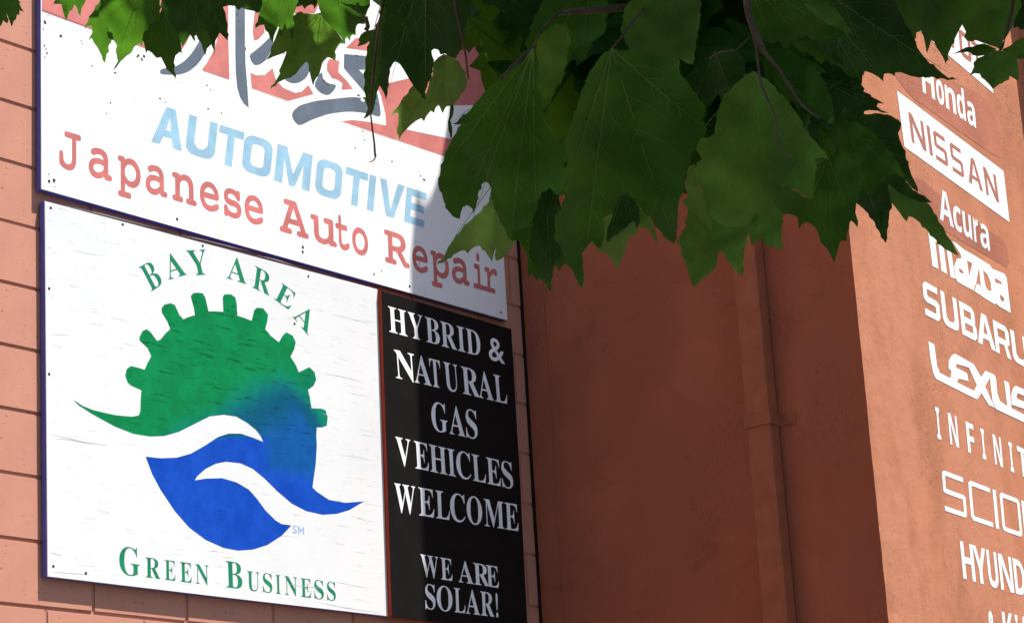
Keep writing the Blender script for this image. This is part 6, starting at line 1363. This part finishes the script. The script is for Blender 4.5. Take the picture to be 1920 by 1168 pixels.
 (2.48, (1650, -30), [(1725, 60), (1700, 80)], [(1620, -60), (1630, -10), (1650, 30), (1672, 50), (1690, 75), (1712, 85), (1718, 62), (1728, 58), (1715, 30), (1700, -10), (1690, -60)], LL, .5),
]
BAKED_TONE = {(935, 330): LP, (1168, 350): LP, (1303, 308): LP, (832, 102): LP, (1412, 134): LL, (1337, 418): LL, (1204, 390): LL, (602, 24): LL, (-20, -110): LG, (255, -70): LG, (1060, 45): LL,
        (1420, 370): LL, (1470, 55): LG, (1876, 93): LL, (1874, 96): LL, (1745, -90): LL, (1010, 330): LG, (1147, 92): LG, (1250, -30): LL}  # per-leaf greens; lighter ones carry the light falling on those leaves
for k, (D, base, tips, out, mat, tilt) in enumerate(HERO):
    mat = BAKED_TONE.get(base, mat)
    hero(D, base, tips, out, mat, tilt, rl.uniform(-.25, .25), rl.uniform(.2, .6), rl.uniform(0, .3))

# generic plane leaf: half outline, base at the origin, tip at y = 1
HALF = [(0.05, -0.02), (0.16, -0.09), (0.30, -0.06), (0.38, 0.02), (0.52, 0.03), (0.70, 0.10), (0.55, 0.17), (0.50, 0.25), (0.40, 0.27), (0.36, 0.33), (0.44, 0.38), (0.54, 0.50),
        (0.55, 0.58), (0.68, 0.80), (0.50, 0.71), (0.44, 0.76), (0.36, 0.66), (0.27, 0.62), (0.22, 0.58), (0.24, 0.68), (0.30, 0.80), (0.19, 0.80), (0.14, 0.90), (0.06, 0.98)]


def generic_outline(r):
    s = r.uniform(.88, 1.12)
    a = [(x * s * r.uniform(.95, 1.05), y * r.uniform(.97, 1.03)) for x, y in HALF]
    b = [(-x * s * r.uniform(.95, 1.05), y * r.uniform(.97, 1.03)) for x, y in HALF]
    return [(0, 0)] + a + [(0, 1.05)] + b[::-1]


def blade(P, mid, nrm, size, r):
    """pos function for a leaf with its base at P, midrib direction mid and blade normal nrm"""
    mid = mid.normalized()
    side = mid.cross(nrm).normalized()
    nn = side.cross(mid).normalized()
    fold = r.uniform(.1, .35)
    droop = r.uniform(.1, .4)
    ph = r.uniform(0, 6)

    def pos(x, y, lift):
        h = fold * abs(x) - droop * y * y * .5 + .03 * math.sin(y * 7 + ph) * math.sin(x * 9 + ph) - (0.008 if lift else 0)
        return P + (side * x + mid * y + nn * h) * size
    return pos


# filler leaves inside the silhouette of the hanging foliage
MASK = [(190, -90), (192, 20), (240, 60), (320, 60), (400, 40), (440, 5), (480, 15), (548, -10), (604, -5), (640, 50), (664, 30), (715, 40), (722, 100), (745, 100), (790, 150),
        (806, 130), (800, 85), (830, 85), (870, 112), (905, 160), (900, 205), (850, 290), (835, 370), (880, 370), (925, 400), (955, 440), (990, 400), (1040, 440), (1065, 470), (1090, 450), (1130, 420),
        (1170, 385), (1210, 385), (1255, 440), (1268, 370), (1330, 400), (1400, 410), (1455, 350), (1500, 390), (1560, 430), (1600, 370), (1655, 420), (1675, 370), (1700, 360), (1680, 255),
        (1612, 212), (1598, 145), (1700, 135), (1716, 80), (1735, 80), (1790, 40), (1830, 60), (1880, 50), (1900, 10), (1905, -90)]
HOLES = [[(545, 5), (592, 5), (592, 28), (545, 28)], [(1015, 200), (1022, 193), (1075, 190), (1078, 215), (1050, 245), (1028, 235)]]


def proj(p):
    v = p - CAM
    z = v.dot(FW)
    return (960 + FPX * v.dot(RT) / z, 584 - FPX * v.dot(UP) / z)


def fits(pos, out):
    for x, y in out[::2]:
        q = proj(pos(x, y, 0))
        if q[1] > 0:
            if not inside(q, MASK) or any(inside(q, h) for h in HOLES):
                return False
    return True


NF = 0
tries = 0
while NF < 165 and tries < 9000:
    tries += 1
    x = rl.uniform(180, 1900) if rl.random() < .25 else rl.uniform(690, 1720)
    y = rl.uniform(-70, 330)
    D = rl.uniform(2.55, 3.3)
    P = CAM + ray(x, y) * D
    mid = Vector((rl.uniform(-.6, .6), rl.uniform(-.3, .6), -rl.uniform(.3, 1.0)))
    nrm = Vector((rl.uniform(-.5, .5), rl.uniform(-1.0, .1), rl.uniform(.2, .9)))
    if abs(mid.normalized().dot(nrm.normalized())) > .85:
        continue
    out = generic_outline(rl)
    size = rl.uniform(.08, .17)
    pos = blade(P, mid, nrm, size, rl)
    if not fits(pos, out):
        continue
    leaf_mesh(out, [[(0, 0), (0, .5), (0, .98)], [(0, 0), (.3, .35), (.6, .7)], [(0, 0), (-.3, .35), (-.6, .7)]], pos, [rl.choice([LG, LG, LD]), m_vein], .16, vw=.012)
    NF += 1
print('filler leaves', NF)

# petioles, twigs and branches
def P3(x, y, D):
    return TI @ (CAM + ray(x, y) * D)


def twig(name, pts, r0, r1, mat=m_twig):
    n = len(pts)
    return tube(name, [P3(*p) for p in pts], [r0 + (r1 - r0) * i / (n - 1) for i in range(n)], mat, tree, 7)


twig('branch', [(1380, -120, 2.16), (1393, -40, 2.11), (1400, 0, 2.09), (1404, 28, 2.08), (1412, 52, 2.07), (1424, 80, 2.07), (1432, 98, 2.07)], .0042, .0028)
twig('twig', [(1428, 88, 2.066), (1445, 112, 2.06), (1462, 132, 2.06), (1478, 158, 2.05), (1493, 182, 2.05), (1504, 198, 2.05), (1520, 211, 2.05), (1537, 222, 2.05)], .0017, .0009)
twig('twig', [(1405, 36, 2.066), (1411, 62, 2.055), (1418, 92, 2.05), (1421, 120, 2.045), (1424, 145, 2.045), (1430, 166, 2.04), (1441, 190, 2.04), (1451, 212, 2.04), (1455, 235, 2.035), (1457, 262, 2.03), (1466, 280, 2.03), (1480, 304, 2.03)], .0013, .0008)
twig('twig', [(1457, 262, 2.03), (1462, 266, 2.028), (1459, 270, 2.028)], .0013, .0008)
twig('branch', [(1420, -90, 2.45), (1330, -30, 2.4), (1245, 2, 2.34), (1180, 14, 2.32), (1110, 20, 2.29), (1060, 24, 2.27)], .006, .003)
twig('twig', [(1070, 24, 2.27), (1045, 28, 2.2), (1026, 44, 2.17), (1012, 62, 2.16), (1000, 92, 2.19)], .0018, .0010)
twig('twig', [(1208, 14, 2.33), (1200, 26, 2.2), (1180, 48, 2.1), (1166, 70, 2.08), (1147, 92, 2.09)], .0016, .0011)
twig('twig', [(1000, 92, 2.17), (985, 104, 2.16), (960, 125, 2.15), (938, 150, 2.14)], .0030, .0010)
twig('twig', [(852, -30, 2.5), (854, 10, 2.48), (861, 45, 2.47), (868, 75, 2.47), (874, 110, 2.5), (878, 148, 2.55)], .0022, .0012)
twig('twig', [(726, -40, 2.6), (720, 0, 2.57), (712, 40, 2.56), (705, 90, 2.56), (700, 140, 2.57), (696, 190, 2.6), (694, 212, 2.62)], .0022, .0013)
twig('twig', [(694, 205, 2.63), (698, 240, 2.64), (702, 270, 2.65), (703, 288, 2.65), (704, 294, 2.65)], .0009, .0014)
twig('twig', [(704, 294, 2.65), (702, 299, 2.65), (698, 303, 2.66), (692, 303.5, 2.66)], .0009, .0005)
twig('twig', [(1905, -40, 2.4), (1898, 20, 2.42), (1888, 62, 2.44), (1880, 86, 2.44), (1874, 97, 2.38)], .0022, .0014)
twig('twig', [(1405, 70, 2.12), (1380, 95, 2.1), (1350, 98, 2.11), (1330, 110, 2.12)], .0009, .0007)
twig('bud', [(686, 32, 2.78), (688, 42, 2.78), (690, 50, 2.78), (686, 58, 2.78)], .0022, .0030)
twig('twig', [(670, 5, 2.8), (678, 25, 2.79), (688, 44, 2.78)], .0013, .0010)

# leaves above the picture that shade the hanging ones, one mass
V, F = [], []
rc = random.Random(77)
cnt = 0
while cnt < 2200:
    P = Vector((rc.uniform(-.75, 2.3), rc.uniform(1.3, 3.6), rc.uniform(2.55, 4.3)))
    if P.x - .441 * (P.z - 2.6) < -.13 and rc.random() < .86:
        continue
    q = proj(P)
    if q[1] > -95:
        continue
    mid = Vector((rc.uniform(-1, 1), rc.uniform(-1, 1), -rc.uniform(.1, .9)))
    nrm = Vector((rc.uniform(-.5, .5), rc.uniform(-.5, .5), 1))
    s = rc.uniform(.10, .18)
    mid.normalize()
    side = mid.cross(nrm).normalized()
    b = len(V)
    pts = [(0, 0), (.45, -.05), (.7, .15), (.4, .3), (.65, .75), (.25, .6), (0, 1.05), (-.25, .6), (-.65, .75), (-.4, .3), (-.7, .15), (-.45, -.05)]
    nn = side.cross(mid)
    ok = True
    q3 = [P + (side * x + mid * y + nn * (.2 * abs(x) - .15 * y * y)) * s for x, y in pts]
    if any(proj(p)[1] > -12 for p in q3):
        continue
    V += [TI @ p for p in q3]
    F += [(b, b + 1, b + 3), (b + 1, b + 2, b + 3), (b, b + 3, b + 5), (b + 3, b + 4, b + 5), (b, b + 5, b + 6), (b, b + 6, b + 7), (b, b + 7, b + 9), (b + 7, b + 8, b + 9), (b, b + 9, b + 11), (b + 9, b + 10, b + 11)]
    cnt += 1
# unseen crown leaves added over street and behind camera to screen off sky light
while cnt < 3300:
    P = Vector((rc.uniform(.6, 5.2), rc.uniform(-3.2, 1.9), rc.uniform(3.5, 6.2)))
    mid = Vector((rc.uniform(-1, 1), rc.uniform(-1, 1), -rc.uniform(.1, .9))).normalized()
    nrm = Vector((rc.uniform(-.5, .5), rc.uniform(-.5, .5), 1))
    s = rc.uniform(.16, .26)
    side = mid.cross(nrm).normalized()
    nn = side.cross(mid)
    b = len(V)
    V += [TI @ (P + (side * x + mid * y + nn * (.2 * abs(x) - .15 * y * y)) * s) for x, y in pts]
    F += [(b, b + 1, b + 3), (b + 1, b + 2, b + 3), (b, b + 3, b + 5), (b + 3, b + 4, b + 5), (b, b + 5, b + 6), (b, b + 6, b + 7), (b, b + 7, b + 9), (b + 7, b + 8, b + 9), (b, b + 9, b + 11), (b + 9, b + 10, b + 11)]
    cnt += 1
cm = mesh_ob('crown', V, F, m_leaf, tree, smooth=True)
cm['kind'] = 'stuff'


def limb(name, pts, rr, mat=m_bark):
    return tube(name, [TI @ Vector(p) for p in pts], rr, mat, tree, 12)


limb('trunk', [(2.0, .7, -.02), (2.02, .7, .4), (1.98, .72, 1.4), (2.0, .76, 2.4), (1.94, .82, 3.2), (1.9, .9, 4.4)], [.19, .15, .13, .12, .10, .06])
limb('branch', [(1.96, .8, 3.0), (1.75, 1.1, 3.35), (1.4, 1.6, 3.5), (1.0, 2.05, 3.4), (.55, 2.3, 3.15), (.3, 2.42, 2.95)], [.06, .045, .035, .025, .014, .007])
limb('branch', [(1.4, 1.6, 3.5), (.9, 1.9, 3.7), (.3, 2.3, 3.65), (-.2, 2.6, 3.35), (-.5, 2.75, 3.1)], [.035, .025, .018, .012, .006])
limb('branch', [(1.9, .9, 4.2), (1.4, 1.5, 4.3), (.8, 2.2, 4.2), (.3, 2.9, 4.0)], [.05, .035, .02, .01])
